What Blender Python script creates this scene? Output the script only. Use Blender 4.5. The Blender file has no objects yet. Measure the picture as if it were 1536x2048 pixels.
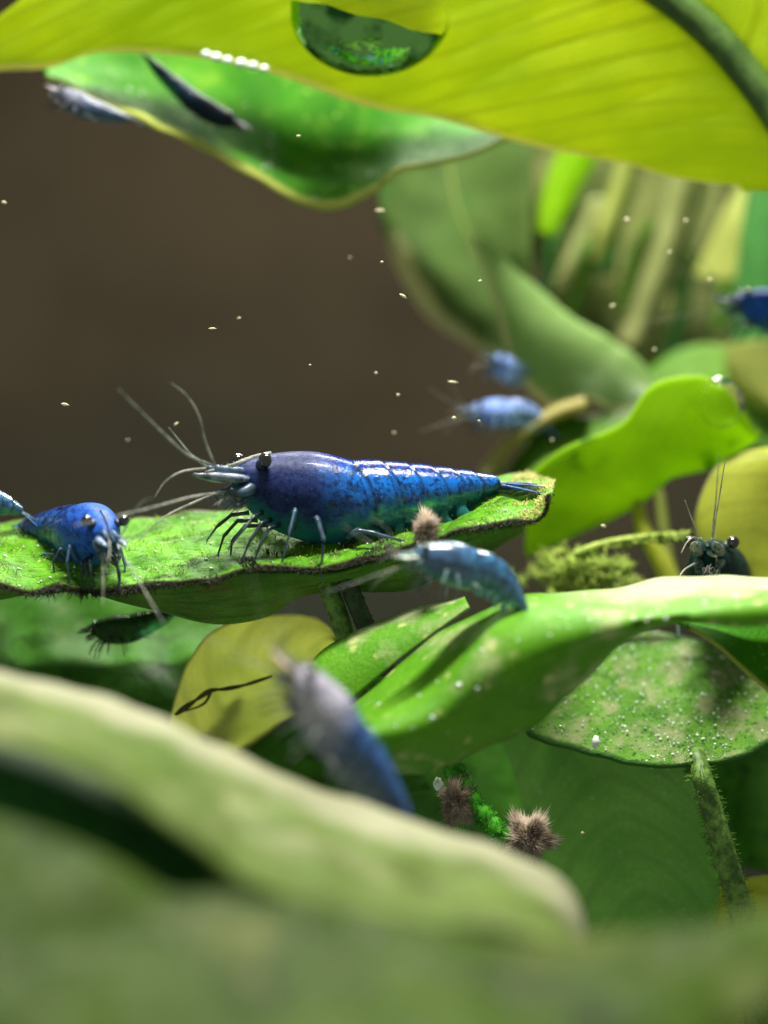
import bpy, math, random
from math import sin, cos, pi, radians, sqrt
from mathutils import Vector, Matrix, noise

random.seed(7)
sc = bpy.context.scene
sc.unit_settings.scale_length = 0.01          # one unit is one centimetre
COL = sc.collection

# ------------------------------------------------------------------ camera
K, D = 0.0036, 20.0                           # centimetres per photo pixel in the focus plane, camera distance
cam_d = bpy.data.cameras.new('camera')
cam = bpy.data.objects.new('camera', cam_d); COL.objects.link(cam)
cam.location = (0, -D, 0); cam.rotation_euler = (pi / 2, 0, 0)
cam_d.sensor_fit = 'VERTICAL'; cam_d.sensor_height = 24.0
cam_d.lens = 24.0 * D / (2048 * K)
cam_d.clip_start = 0.1; cam_d.clip_end = 400
cam_d.dof.use_dof = True; cam_d.dof.focus_distance = D - 0.1
APERTURE = 0.90                               # centimetres
cam_d.dof.aperture_fstop = cam_d.lens * 1e-3 / APERTURE   # lens radius in scene units = lens * 1e-3 / (2 * fstop)
sc.camera = cam

# ------------------------------------------------------------------ light of the tank
w = bpy.data.worlds.new('World'); sc.world = w; w.use_nodes = True
bg = w.node_tree.nodes['Background']
bg.inputs[0].default_value = (0.86, 0.92, 0.80, 1); bg.inputs[1].default_value = 0.27

def area(name, loc, target, sx, sy, watt, col):
    l = bpy.data.lights.new(name, 'AREA'); l.shape = 'RECTANGLE'; l.size = sx; l.size_y = sy
    l.energy = watt; l.color = col
    o = bpy.data.objects.new(name, l); COL.objects.link(o); o.location = loc
    o.rotation_euler = (Vector(target) - Vector(loc)).to_track_quat('-Z', 'Y').to_euler()
    return o
area('aquarium_lamp', (0.5, -3.0, 13.0), (0.2, 0.0, 0), 4.5, 0.9, 5000, (1.0, 0.95, 0.88))
area('added_rear_light', (1.0, 8.5, 11.0), (0.8, 1.2, 1.5), 9.0, 2.0, 3600, (1.0, 0.97, 0.88))  # added rear light so thin leaves glow through; no second strip known

vs = sc.view_settings
vs.view_transform = 'Standard'; vs.look = 'None'; vs.exposure = 0.2; vs.gamma = 1.0; vs.use_curve_mapping = False
sc.render.engine = 'CYCLES'
sc.cycles.use_denoising = True
sc.cycles.max_bounces = 8; sc.cycles.transparent_max_bounces = 12
sc.cycles.sample_clamp_indirect = 6.0

# ------------------------------------------------------------------ helpers
def P(u, v, y=0.0):
    s = (D + y) / D * K
    return Vector(((u - 768) * s, y, (1024 - v) * s))

def s2l(r, g, b):
    f = lambda c: (c / 255 / 12.92) if c <= 10.31 else ((c / 255 + 0.055) / 1.055) ** 2.4
    return (f(r), f(g), f(b), 1.0)

def catmull(pts, n):
    """resample a polyline smoothly and evenly to n points"""
    pts = [Vector(p) for p in pts]
    if len(pts) == 2:
        return [pts[0].lerp(pts[1], i / (n - 1)) for i in range(n)]
    ext = [pts[0] * 2 - pts[1]] + pts + [pts[-1] * 2 - pts[-2]]
    fine = []
    for i in range(1, len(ext) - 2):
        p0, p1, p2, p3 = ext[i - 1:i + 3]
        for j in range(12):
            t = j / 12
            fine.append(0.5 * ((2 * p1) + (p2 - p0) * t + (2 * p0 - 5 * p1 + 4 * p2 - p3) * t * t + (3 * p1 - p0 - 3 * p2 + p3) * t ** 3))
    fine.append(pts[-1])
    cum = [0.0]
    for a, b in zip(fine, fine[1:]): cum.append(cum[-1] + (b - a).length)
    out, j = [], 0
    for i in range(n):
        d = cum[-1] * i / (n - 1)
        while j < len(cum) - 2 and cum[j + 1] < d: j += 1
        seg = cum[j + 1] - cum[j]
        out.append(fine[j].lerp(fine[j + 1], (d - cum[j]) / seg if seg > 1e-9 else 0))
    return out

class MB:
    """collects geometry for ONE mesh"""
    def __init__(self): self.v = []; self.f = []; self.uv = []; self.band = []
    def add(self, v, uv=(0, 0), band=0.0):
        self.v.append(Vector(v)); self.uv.append(uv); self.band.append(band); return len(self.v) - 1
    def tube(self, pts, ra, rb=None, sides=8, up=(0, 0, 1), cap=True, fn=None):
        """tapered tube along pts; ra/rb are radius lists (two for a flat paddle)"""
        rb = rb or ra
        n = len(pts); base = len(self.v); up = Vector(up)
        for i in range(n):
            a = Vector(pts[max(i - 1, 0)]); b = Vector(pts[min(i + 1, n - 1)])
            t = (b - a).normalized() if (b - a).length > 1e-9 else Vector((1, 0, 0))
            e1 = t.cross(up)
            if e1.length < 1e-4: e1 = t.cross(Vector((0, 1, 0)))
            e1.normalize(); e2 = e1.cross(t).normalized()
            for k in range(sides):
                th = 2 * pi * k / sides
                q = Vector(pts[i]) + e1 * (cos(th) * ra[i]) + e2 * (sin(th) * rb[i])
                self.add(fn(q) if fn else q, (i / max(n - 1, 1), k / sides))
        for i in range(n - 1):
            for k in range(sides):
                k2 = (k + 1) % sides
                self.f.append((base + i * sides + k, base + i * sides + k2, base + (i + 1) * sides + k2, base + (i + 1) * sides + k))
        if cap:
            self.f.append(tuple(base + k for k in reversed(range(sides))))
            self.f.append(tuple(base + (n - 1) * sides + k for k in range(sides)))
    def spike(self, p, d, length, r, bend=None):
        """one thin three-sided filament"""
        d = Vector(d).normalized(); e1 = d.orthogonal().normalized(); e2 = d.cross(e1)
        p = Vector(p); mid = p + d * length * 0.55; tip = p + d * length
        if bend is not None: mid += bend * 0.35; tip += bend
        b = len(self.v)
        for c, rr in ((p, r), (mid, r * 0.75)):
            for k in range(3):
                th = 2 * pi * k / 3
                self.add(c + e1 * cos(th) * rr + e2 * sin(th) * rr, (0, 0))
        self.add(tip, (1, 0))
        for k in range(3):
            k2 = (k + 1) % 3
            self.f.append((b + k, b + k2, b + 3 + k2, b + 3 + k)); self.f.append((b + 3 + k, b + 3 + k2, b + 6))
    def ball(self, c, rx, ry, rz, nu=14, nv=9, fn=None, lump=0.0):
        c = Vector(c); b = len(self.v)
        for j in range(1, nv):
            ph = pi * j / nv
            for i in range(nu):
                th = 2 * pi * i / nu
                d = Vector((sin(ph) * cos(th), sin(ph) * sin(th), cos(ph)))
                l = 1 + lump * noise.noise(d * 2.3 + c * 3)
                q = c + Vector((d.x * rx, d.y * ry, d.z * rz)) * l
                self.add(fn(q) if fn else q, (i / nu, j / nv))
        q = c + Vector((0, 0, rz)); t = self.add(fn(q) if fn else q); q = c - Vector((0, 0, rz)); o = self.add(fn(q) if fn else q)
        for j in range(nv - 2):
            for i in range(nu):
                i2 = (i + 1) % nu
                self.f.append((b + j * nu + i, b + (j + 1) * nu + i, b + (j + 1) * nu + i2, b + j * nu + i2))
        for i in range(nu):
            i2 = (i + 1) % nu
            self.f.append((t, b + i, b + i2)); self.f.append((o, b + (nv - 2) * nu + i2, b + (nv - 2) * nu + i))
    def build(self, name, mat, parent=None, origin=None, smooth=True, kind=None):
        o0 = Vector(origin) if origin is not None else Vector((0, 0, 0))
        me = bpy.data.meshes.new(name)
        me.from_pydata([tuple(v - o0) for v in self.v], [], self.f)
        uvl = me.uv_layers.new(name='UVMap')
        flat = []
        for lp in me.loops: flat.extend(self.uv[lp.vertex_index])
        uvl.data.foreach_set('uv', flat)
        at = me.attributes.new('band', 'FLOAT', 'POINT'); at.data.foreach_set('value', self.band)
        if smooth: me.polygons.foreach_set('use_smooth', [True] * len(me.polygons))
        me.materials.append(mat); me.update()
        ob = bpy.data.objects.new(name, me); COL.objects.link(ob)
        if parent is not None: ob.parent = parent
        else: ob.location = o0
        if kind: ob['kind'] = kind
        return ob

def tag(o, label, cat, group=None):
    o['label'] = label; o['category'] = cat
    if group: o['group'] = group
    return o

def root(name, loc, label, cat, group=None):
    o = bpy.data.objects.new(name, None); COL.objects.link(o); o.location = loc
    o.empty_display_size = 0.2
    return tag(o, label, cat, group)

# ------------------------------------------------------------------ material helpers
class NT:
    def __init__(self, name):
        self.m = bpy.data.materials.new(name); self.m.use_nodes = True
        self.t = self.m.node_tree; self.t.nodes.clear()
        self.out = self.n('ShaderNodeOutputMaterial')
    def n(self, kind, **kw):
        nd = self.t.nodes.new(kind)
        for k, v in kw.items(): setattr(nd, k, v)
        return nd
    def l(self, a, b): self.t.links.new(a, b)
    def val(self, sock, x):
        if hasattr(x, 'is_linked') or isinstance(x, bpy.types.NodeSocket): self.l(x, sock)
        else: sock.default_value = x
    def math(self, op, a, b=None, c=None, clamp=False):
        nd = self.n('ShaderNodeMath', operation=op, use_clamp=clamp)
        self.val(nd.inputs[0], a)
        if b is not None: self.val(nd.inputs[1], b)
        if c is not None: self.val(nd.inputs[2], c)
        return nd.outputs[0]
    def mix(self, fac, a, b, blend='MIX'):
        nd = self.n('ShaderNodeMix', data_type='RGBA', blend_type=blend)
        self.val(nd.inputs[0], fac); self.val(nd.inputs[6], a); self.val(nd.inputs[7], b)
        return nd.outputs[2]
    def noise(self, vec, scale, detail=3, rough=0.55, dist=0.0):
        nd = self.n('ShaderNodeTexNoise'); self.l(vec, nd.inputs['Vector'])
        nd.inputs['Scale'].default_value = scale; nd.inputs['Detail'].default_value = detail
        nd.inputs['Roughness'].default_value = rough; nd.inputs['Distortion'].default_value = dist
        return nd.outputs[0]
    def ramp(self, x, lo, hi, a=0.0, b=1.0):
        nd = self.n('ShaderNodeMapRange', interpolation_type='SMOOTHSTEP')
        self.val(nd.inputs[0], x); nd.inputs[1].default_value = lo; nd.inputs[2].default_value = hi
        nd.inputs[3].default_value = a; nd.inputs[4].default_value = b
        return nd.outputs[0]
    def voro(self, vec, scale, feature='F1'):
        nd = self.n('ShaderNodeTexVoronoi', feature=feature); self.l(vec, nd.inputs['Vector'])
        nd.inputs['Scale'].default_value = scale
        return nd

def leaf_mat(name, c1, c2, trans, tw=0.35, mott=2.5, veins=16, vcol=None, vstr=0.35, slant=2.0, margin=None, mw=0.05, mside=0, mfrom=None, streak=None,
             spots=None, sscale=30, sth=0.62, film=None, fth=(0.5, 0.7), fscale=4, rough=0.42, bump=0.25, fine=40, spec=0.15):
    g = NT(name)
    tc = g.n('ShaderNodeTexCoord'); ob = tc.outputs['Object']
    sep = g.n('ShaderNodeSeparateXYZ'); g.l(tc.outputs['UV'], sep.inputs[0])
    s, t = sep.outputs[0], sep.outputs[1]
    a = g.math('MULTIPLY', g.math('ABSOLUTE', g.math('SUBTRACT', t, 0.5)), 2.0)
    n1 = g.noise(ob, mott, 4, 0.6); n2 = g.noise(ob, fine, 3, 0.6); n3 = g.noise(ob, mott * 4, 3)
    # side veins leave the midrib and sweep toward the tip
    ph = g.math('ADD', g.math('MULTIPLY', s, veins), g.math('MULTIPLY', g.math('POWER', a, 1.4), -slant))
    ph = g.math('ADD', ph, g.math('MULTIPLY', n1, 0.5))
    fr = g.math('ABSOLUTE', g.math('SUBTRACT', g.math('FRACT', ph), 0.5))
    vein = g.ramp(fr, 0.0, 0.20, 1.0, 0.0)
    fr2 = g.math('ABSOLUTE', g.math('SUBTRACT', g.math('FRACT', g.math('MULTIPLY', ph, 4.0)), 0.5))
    vein2 = g.ramp(fr2, 0.0, 0.3, 1.0, 0.0)
    col = g.mix(g.ramp(n1, 0.3, 0.7), c1, c2)
    col = g.mix(g.math('MULTIPLY', g.ramp(n2, 0.4, 0.75), 0.35), col, tuple(x * 0.45 for x in c2[:3]) + (1,))
    jit = g.noise(ob, 95, 2, 0.7)
    col = g.mix(g.math('MULTIPLY', g.ramp(jit, 0.52, 0.70), 0.40), col, tuple(min(0.8, x * 1.7 + 0.02) for x in c1[:3]) + (1,))
    col = g.mix(g.math('MULTIPLY', g.ramp(jit, 0.30, 0.46, 1.0, 0.0), 0.45), col, tuple(x * 0.4 for x in c2[:3]) + (1,))
    vc = vcol or tuple(x * 0.5 for x in c1[:3]) + (1,)
    vm = g.math('MULTIPLY', g.math('ADD', vein, g.math('MULTIPLY', vein2, 0.3)), vstr, clamp=True)
    col = g.mix(vm, col, vc)
    trc = g.mix(vm, trans, tuple(x * 0.55 for x in trans[:3]) + (1,))
    trc = g.mix(g.ramp(n1, 0.25, 0.75), trc, tuple(x * y for x, y in zip(trans[:3], (0.72, 0.80, 0.7))) + (1,))
    if streak:
        mp = g.n('ShaderNodeMapping'); g.l(tc.outputs['UV'], mp.inputs[0]); mp.inputs['Scale'].default_value = (streak[2], streak[3], 1)
        sk = g.noise(mp.outputs[0], 1.0, 4, 0.65, 0.6)
        sm = g.math('MULTIPLY', g.ramp(sk, 0.50, 0.66), streak[1]); col = g.mix(sm, col, streak[0]); trc = g.mix(sm, trc, streak[0])
    if spots:
        vo = g.voro(ob, sscale)
        sp = g.math('MULTIPLY', g.ramp(vo.outputs['Distance'], 0.18, 0.42, 1.0, 0.0), g.ramp(n3, sth - 0.1, sth + 0.05))
        col = g.mix(sp, col, spots); trc = g.mix(sp, trc, spots)
    if film:
        fm = g.math('MULTIPLY', g.ramp(g.noise(ob, fscale, 5, 0.65), fth[0], fth[1]), 0.85)
        col = g.mix(fm, col, film); trc = g.mix(fm, trc, tuple(x * 0.5 for x in film[:3]) + (1,))
    if margin:
        mm = g.ramp(g.math('ADD', a, g.math('MULTIPLY', g.math('SUBTRACT', n3, 0.5), mw * 1.2)), 1 - mw * 1.6, 1 - mw * 0.5)
        if mside: mm = g.math('MULTIPLY', mm, g.ramp(t, 0.45, 0.55, 0.0 if mside > 0 else 1.0, 1.0 if mside > 0 else 0.0))
        if mfrom: mm = g.math('MULTIPLY', mm, g.ramp(g.math('ADD', s, g.math('MULTIPLY', g.math('SUBTRACT', n3, 0.5), 0.2)), *mfrom))
        col = g.mix(mm, col, margin); trc = g.mix(mm, trc, margin)
    pb = g.n('ShaderNodeBsdfPrincipled')
    g.l(col, pb.inputs['Base Color']); pb.inputs['Specular IOR Level'].default_value = spec
    g.l(g.ramp(n2, 0.2, 0.8, rough * 0.8, rough * 1.35), pb.inputs['Roughness'])
    h = g.math('ADD', g.math('MULTIPLY', n2, 0.5), g.math('MULTIPLY', g.noise(ob, fine * 3.2, 2), 0.35))
    h = g.math('ADD', h, g.math('MULTIPLY', vein, -0.5 * vstr))
    bp = g.n('ShaderNodeBump'); bp.inputs['Strength'].default_value = bump; bp.inputs['Distance'].default_value = 0.03
    g.l(h, bp.inputs['Height']); g.l(bp.outputs[0], pb.inputs['Normal'])
    tr = g.n('ShaderNodeBsdfTranslucent'); g.l(trc, tr.inputs[0]); g.l(bp.outputs[0], tr.inputs['Normal'])
    ms = g.n('ShaderNodeMixShader'); ms.inputs[0].default_value = tw
    g.l(pb.outputs[0], ms.inputs[1]); g.l(tr.outputs[0], ms.inputs[2]); g.l(ms.outputs[0], g.out.inputs[0])
    return g.m

def simple_mat(name, c1, c2, scale=8, rough=0.5, spec=0.4, transp=0.0, coat=0.0, tw=0.0, bump=0.0, sss=0.0):
    g = NT(name)
    tc = g.n('ShaderNodeTexCoord'); ob = tc.outputs['Object']
    n1 = g.noise(ob, scale, 4, 0.6)
    col = g.mix(g.ramp(n1, 0.35, 0.65), c1, c2)
    pb = g.n('ShaderNodeBsdfPrincipled'); g.l(col, pb.inputs['Base Color'])
    pb.inputs['Roughness'].default_value = rough; pb.inputs['Specular IOR Level'].default_value = spec
    pb.inputs['Coat Weight'].default_value = coat
    if bump:
        bp = g.n('ShaderNodeBump'); bp.inputs['Strength'].default_value = bump; bp.inputs['Distance'].default_value = 0.02
        g.l(n1, bp.inputs['Height']); g.l(bp.outputs[0], pb.inputs['Normal'])
    sh = pb.outputs[0]
    if tw:
        tr = g.n('ShaderNodeBsdfTranslucent'); g.l(col, tr.inputs[0])
        ms = g.n('ShaderNodeMixShader'); ms.inputs[0].default_value = tw
        g.l(sh, ms.inputs[1]); g.l(tr.outputs[0], ms.inputs[2]); sh = ms.outputs[0]
    if transp:
        tp = g.n('ShaderNodeBsdfTransparent')
        ms = g.n('ShaderNodeMixShader'); ms.inputs[0].default_value = transp
        g.l(sh, ms.inputs[1]); g.l(tp.outputs[0], ms.inputs[2]); sh = ms.outputs[0]
    g.l(sh, g.out.inputs[0])
    return g.m

def shrimp_mat(name, back, side, dark, belly, head, clear=0.45, speck=0.55, gloss=0.0):
    """chitin: uv.x runs head to tail, uv.y back (0) to belly (1); belly and gills are see-through"""
    g = NT(name)
    tc = g.n('ShaderNodeTexCoord'); ob = tc.outputs['Object']
    sep = g.n('ShaderNodeSeparateXYZ'); g.l(tc.outputs['UV'], sep.inputs[0])
    x, th = sep.outputs[0], sep.outputs[1]
    at = g.n('ShaderNodeAttribute', attribute_name='band')
    n1 = g.noise(ob, 7, 4, 0.6); n2 = g.noise(ob, 22, 4, 0.65); n3 = g.noise(ob, 60, 2)
    col = g.mix(g.ramp(g.math('ADD', th, g.math('MULTIPLY', g.math('SUBTRACT', n1, 0.5), 0.25)), 0.16, 0.36), back, side)
    col = g.mix(g.math('MULTIPLY', g.ramp(n2, 0.49, 0.60), speck * 1.25), col, dark)
    mpn = g.n('ShaderNodeMapping'); g.l(tc.outputs['UV'], mpn.inputs[0]); mpn.inputs['Scale'].default_value = (60, 5, 1)
    bnd = g.noise(mpn.outputs[0], 1.0, 2, 0.5)
    col = g.mix(g.math('MULTIPLY', g.ramp(bnd, 0.54, 0.64), 0.55), col, dark)
    col = g.mix(g.math('MULTIPLY', g.ramp(bnd, 0.36, 0.46, 1.0, 0.0), 0.35), col, tuple(min(0.9, c * 1.5 + 0.02) for c in side[:3]) + (1,))
    col = g.mix(g.math('MULTIPLY', g.ramp(g.noise(ob, 11, 3, 0.6, 0.5), 0.54, 0.62), 0.7), col, dark)
    hd = g.ramp(g.math('ADD', x, g.math('MULTIPLY', g.math('SUBTRACT', n1, 0.5), 0.12)), 0.28, 0.50, 1.0, 0.0)
    hcol = g.mix(g.math('MULTIPLY', g.ramp(n2, 0.46, 0.62), 0.6), head, dark)
    hcol = g.mix(g.math('MULTIPLY', g.ramp(n2, 0.30, 0.44, 1.0, 0.0), 0.5), hcol, tuple(min(0.8, c * 1.8) for c in head[:3]) + (1,))
    col = g.mix(hd, col, hcol)
    low = g.ramp(g.math('ADD', g.math('SUBTRACT', th, g.math('MULTIPLY', hd, 0.16)), g.math('MULTIPLY', g.math('SUBTRACT', n1, 0.5), 0.55)), 0.48, 0.74)
    col = g.mix(low, col, belly)
    vo = g.voro(ob, 13)
    spot = g.math('MULTIPLY', g.ramp(vo.outputs['Distance'], 0.12, 0.26, 1.0, 0.0), g.ramp(x, 0.5, 0.6))
    col = g.mix(g.math('MULTIPLY', spot, 0.8), col, (0.004, 0.006, 0.02, 1))
    col = g.mix(g.math('MULTIPLY', at.outputs['Fac'], 0.75), col, (0.004, 0.008, 0.03, 1))
    pale = g.math('MULTIPLY', g.ramp(n3, 0.66, 0.74), 0.35)
    col = g.mix(pale, col, (0.25, 0.45, 0.6, 1))
    pb = g.n('ShaderNodeBsdfPrincipled'); g.l(col, pb.inputs['Base Color'])
    g.l(g.math('ADD', g.ramp(n2, 0.3, 0.7, 0.10, 0.20), g.math('MULTIPLY', hd, 0.30 - 0.3 * max(gloss, 0))), pb.inputs['Roughness'])
    g.l(g.math('MULTIPLY', g.math('SUBTRACT', 1.0 + gloss, hd), 0.5 + 0.5 * gloss), pb.inputs['Coat Weight'])
    g.l(g.ramp(hd, 0.0, 1.0, 0.5 * (1 + 0.8 * min(gloss, 0)), 0.15 + 0.4 * max(gloss, 0)), pb.inputs['Specular IOR Level'])
    pb.inputs['Coat Roughness'].default_value = 0.05
    bp = g.n('ShaderNodeBump'); bp.inputs['Strength'].default_value = 0.22; bp.inputs['Distance'].default_value = 0.02
    g.l(g.math('ADD', n2, g.math('MULTIPLY', n3, 0.6)), bp.inputs['Height']); g.l(bp.outputs[0], pb.inputs['Normal'])
    tr = g.n('ShaderNodeBsdfTranslucent'); g.l(col, tr.inputs[0])
    m1 = g.n('ShaderNodeMixShader'); m1.inputs[0].default_value = 0.25
    g.l(pb.outputs[0], m1.inputs[1]); g.l(tr.outputs[0], m1.inputs[2])
    tp = g.n('ShaderNodeBsdfTransparent')
    tp.inputs[0].default_value = (0.55, 0.85, 0.85, 1)
    m2 = g.n('ShaderNodeMixShader')
    g.l(g.math('MULTIPLY', g.math('MULTIPLY', low, g.ramp(x, 0.40, 0.55, 0.25, 1.0)), g.ramp(n1, 0.3, 0.65, clear * 0.6, clear)), m2.inputs[0])
    g.l(m1.outputs[0], m2.inputs[1]); g.l(tp.outputs[0], m2.inputs[2]); g.l(m2.outputs[0], g.out.inputs[0])
    return g.m

# ------------------------------------------------------------------ the setting: the murky back of the tank
g = NT('tank_back_brown')
tc = g.n('ShaderNodeTexCoord'); ob = tc.outputs['Object']
n1 = g.noise(ob, 0.09, 2, 0.5); n2 = g.noise(ob, 0.45, 4, 0.65)
sepz = g.n('ShaderNodeSeparateXYZ'); g.l(ob, sepz.inputs[0])
zz = g.math('ADD', g.math('MULTIPLY', sepz.outputs[2], 0.10), g.math('MULTIPLY', n1, 2.2))
c = g.mix(g.ramp(zz, 0.75, 1.45), s2l(40, 45, 36), s2l(55, 48, 35))   # brown, darker and greener lower down
c = g.mix(g.math('MULTIPLY', g.ramp(n2, 0.4, 0.7), 0.5), c, s2l(34, 31, 23))
pb = g.n('ShaderNodeBsdfPrincipled'); g.l(c, pb.inputs['Base Color']); pb.inputs['Roughness'].default_value = 0.9
pb.inputs['Specular IOR Level'].default_value = 0.1; g.l(pb.outputs[0], g.out.inputs[0])
TANK = g.m
b = MB()
N = 24
for j in range(N + 1):
    for i in range(N + 1):
        x = -16 + 32 * i / N; z = -16 + 32 * j / N
        b.add((x, 14 + 0.25 * noise.noise(Vector((x * 0.2, z * 0.2, 3))), z), (i / N, j / N))
for j in range(N):
    for i in range(N):
        q = j * (N + 1) + i
        b.f.append((q, q + 1, q + N + 2, q + N + 1))
o = b.build('tank_back_wall', TANK); o['kind'] = 'structure'

# ------------------------------------------------------------------ leaves
def curve(pts, dy=None):
    return [P(p[0], p[1], (p[2] if len(p) > 2 else dy)) for p in pts]

class Leaf: pass

def leaf(name, label, A, M, B, mat, y=(0, 0, 0), tm=0.5, thick=0.03, n=90, m=26, wob=0.03, wsc=1.2, ridge=0.0, nv=14,
         group='leaves in the tank', midrib=None, cat='leaf', edge=0.0, seed=0):
    """a blade lofted between margin A, midrib line M and margin B, with thickness, waves and raised side veins"""
    Ac, Mc, Bc = (catmull(curve(L, yy), n) for L, yy in zip((A, M, B), y))
    grid = []
    for i in range(n):
        row = []
        for j in range(m):
            t = j / (m - 1)
            l0 = (t - tm) * (t - 1) / (tm); l1 = t * (t - 1) / (tm * (tm - 1)); l2 = t * (t - tm) / (1 - tm)
            row.append(Ac[i] * l0 + Mc[i] * l1 + Bc[i] * l2)
        grid.append(row)
    nor = [[None] * m for _ in range(n)]
    for i in range(n):
        for j in range(m):
            du = grid[min(i + 1, n - 1)][j] - grid[max(i - 1, 0)][j]
            dv = grid[i][min(j + 1, m - 1)] - grid[i][max(j - 1, 0)]
            c = du.cross(dv)
            nn = c.normalized() if c.length > 1e-9 else Vector((0, -1, 0))
            if nn.y > 0: nn = -nn
            nor[i][j] = nn
    org = Mc[-1].copy()
    R = root(name, org, label, cat, group)
    b = MB()
    for i in range(n):
        for j in range(m):
            s, t = i / (n - 1), j / (m - 1)
            a = abs(t - 0.5) * 2
            p = grid[i][j]
            q = p * wsc + Vector((seed * 7.1, seed * 3.3, 0))
            d = wob * noise.noise(q) + wob * 0.4 * noise.noise(q * 2.7)
            d += edge * a ** 3 * noise.noise(Vector((s * 14, seed + (t > 0.5) * 9, 0)))
            if ridge: d -= ridge * (0.5 + 0.5 * cos(2 * pi * (s * nv - a * 1.6))) ** 4 * (1 - a) ** 0.3
            grid[i][j] = p + nor[i][j] * d
            b.add(grid[i][j], (s, t))
    for i in range(n - 1):
        for j in range(m - 1):
            q = i * m + j
            b.f.append((q, q + 1, q + m + 1, q + m))
    bl = b.build('blade', mat, R, org)
    so = bl.modifiers.new('thickness', 'SOLIDIFY'); so.thickness = thick; so.offset = 0
    if midrib:
        mm, r0, r1, off = midrib
        jm = int(round(tm * (m - 1)))
        pts = [grid[i][jm] + nor[i][jm] * off for i in range(0, n, 3)]
        k = len(pts)
        mb = MB(); mb.tube(pts, [r0 + (r1 - r0) * i / (k - 1) for i in range(k)], sides=10)
        mb.build('midrib', mm, R, org)
    L = Leaf(); L.root = R; L.grid = grid; L.nor = nor; L.org = org; L.n = n; L.m = m; L.blade = bl
    return L

def fuzz_edge(L, j, count, length, r, mat, name='algae_fringe', down=(0, -0.4, -1), s0=0.0, s1=1.0, spread=0.6):
    b = MB(); rnd = random.Random(len(name) + count)
    for _ in range(count):
        f = (s0 + (s1 - s0) * rnd.random()) * (L.n - 1); i = int(f); i2 = min(i + 1, L.n - 1)
        p = L.grid[i][j].lerp(L.grid[i2][j], f - i)
        clump = 0.15 + 1.5 * max(0, noise.noise(p * 4) + 0.25)
        d = Vector(down).normalized() + Vector((rnd.gauss(0, spread), rnd.gauss(0, spread), rnd.gauss(0, spread)))
        b.spike(p + Vector((rnd.gauss(0, 0.012),) * 3), d, length * clump * rnd.uniform(0.4, 1.2), r * rnd.uniform(0.6, 1.3), Vector((rnd.gauss(0, 0.015), rnd.gauss(0, 0.015), rnd.gauss(0, 0.015))))
    return b.build(name, mat, L.blade, L.org, kind='stuff')

def fuzz_face(L, count, length, r, mat, name='algae_fuzz', thresh=-1, sc_=4.0, s=(0, 1), t=(0, 1), seed=1):
    b = MB(); rnd = random.Random(seed)
    for _ in range(count):
        f = rnd.uniform(*s) * (L.n - 1); h = rnd.uniform(*t) * (L.m - 1)
        i, j = min(int(f), L.n - 2), min(int(h), L.m - 2)
        p = L.grid[i][j].lerp(L.grid[i + 1][j], f - i) + (L.grid[i][j + 1] - L.grid[i][j]) * (h - j)
        if noise.noise(p * sc_) < thresh: continue
        nn = L.nor[i][j]
        d = nn + Vector((rnd.gauss(0, 0.6), rnd.gauss(0, 0.6), rnd.gauss(0, 0.6)))
        b.spike(p + nn * 0.012, d, length * rnd.uniform(0.4, 1.3), r * rnd.uniform(0.6, 1.4))
    if b.v: return b.build(name, mat, L.blade, L.org, kind='stuff')

def glint_specks(L, count, sizes, mat, s=(0.02, 0.98), t=(0.05, 0.95), seed=1):  # tiny white balls that imitate glints on the leaf face
    b = MB(); rd = random.Random(seed)
    for _ in range(count):
        i = min(int(rd.uniform(*s) * (L.n - 1)), L.n - 2); j = min(int(rd.uniform(*t) * (L.m - 1)), L.m - 2)
        p = L.grid[i][j].lerp(L.grid[i + 1][j + 1], rd.random()) + L.nor[i][j] * 0.02; r = rd.choice(sizes) * rd.uniform(.6, 1.2)
        b.ball(p, r * rd.uniform(.7, 1.6), r, r * rd.uniform(.7, 1.2), 6, 4)
    b.build('bubble_glint_specks', mat, L.blade, L.org, kind='stuff')

# --- leaf colours
CREAM = s2l(205, 200, 140)
M_TOP = leaf_mat('leaf_yellow_backlit', s2l(132, 152, 36), s2l(104, 130, 28), s2l(208, 219, 70), tw=0.62, mott=0.9, veins=20, vstr=0.42, slant=3.2,
                 margin=s2l(222, 214, 150), mw=0.02, rough=0.38, bump=0.15)
M_MID = leaf_mat('leaf_mid_green', s2l(64, 132, 20), s2l(40, 100, 12), s2l(120, 190, 40), tw=0.3, mott=1.8, veins=10, vstr=0.2,
                 margin=s2l(180, 190, 90), mw=0.09, spots=s2l(150, 190, 80), sscale=16, sth=0.62, bump=0.4, spec=0.08, rough=0.6, film=s2l(96, 146, 30), fth=(0.5, 0.7), fscale=3)
M_PERCH = leaf_mat('leaf_perch', s2l(108, 178, 26), s2l(62, 122, 14), s2l(110, 180, 30), tw=0.22, mott=3.0, veins=9, vstr=0.35, slant=0.6,
                   margin=s2l(70, 76, 34), mw=0.035, film=s2l(40, 74, 22), fth=(0.55, 0.72), fscale=5, bump=0.6, fine=26, rough=0.5, streak=(s2l(30, 62, 12), 0.8, 14, 16),
                   spots=s2l(170, 190, 90), sscale=20, sth=0.66)
M_DARK = leaf_mat('leaf_dark_green', s2l(82, 140, 46), s2l(48, 100, 30), s2l(90, 150, 40), tw=0.25, mott=2.0, veins=9, vstr=0.3, bump=0.3, rough=0.32, film=s2l(104, 140, 66), fth=(0.52, 0.8), fscale=2.0, streak=(s2l(30, 60, 16), 0.6, 5, 7))
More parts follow.
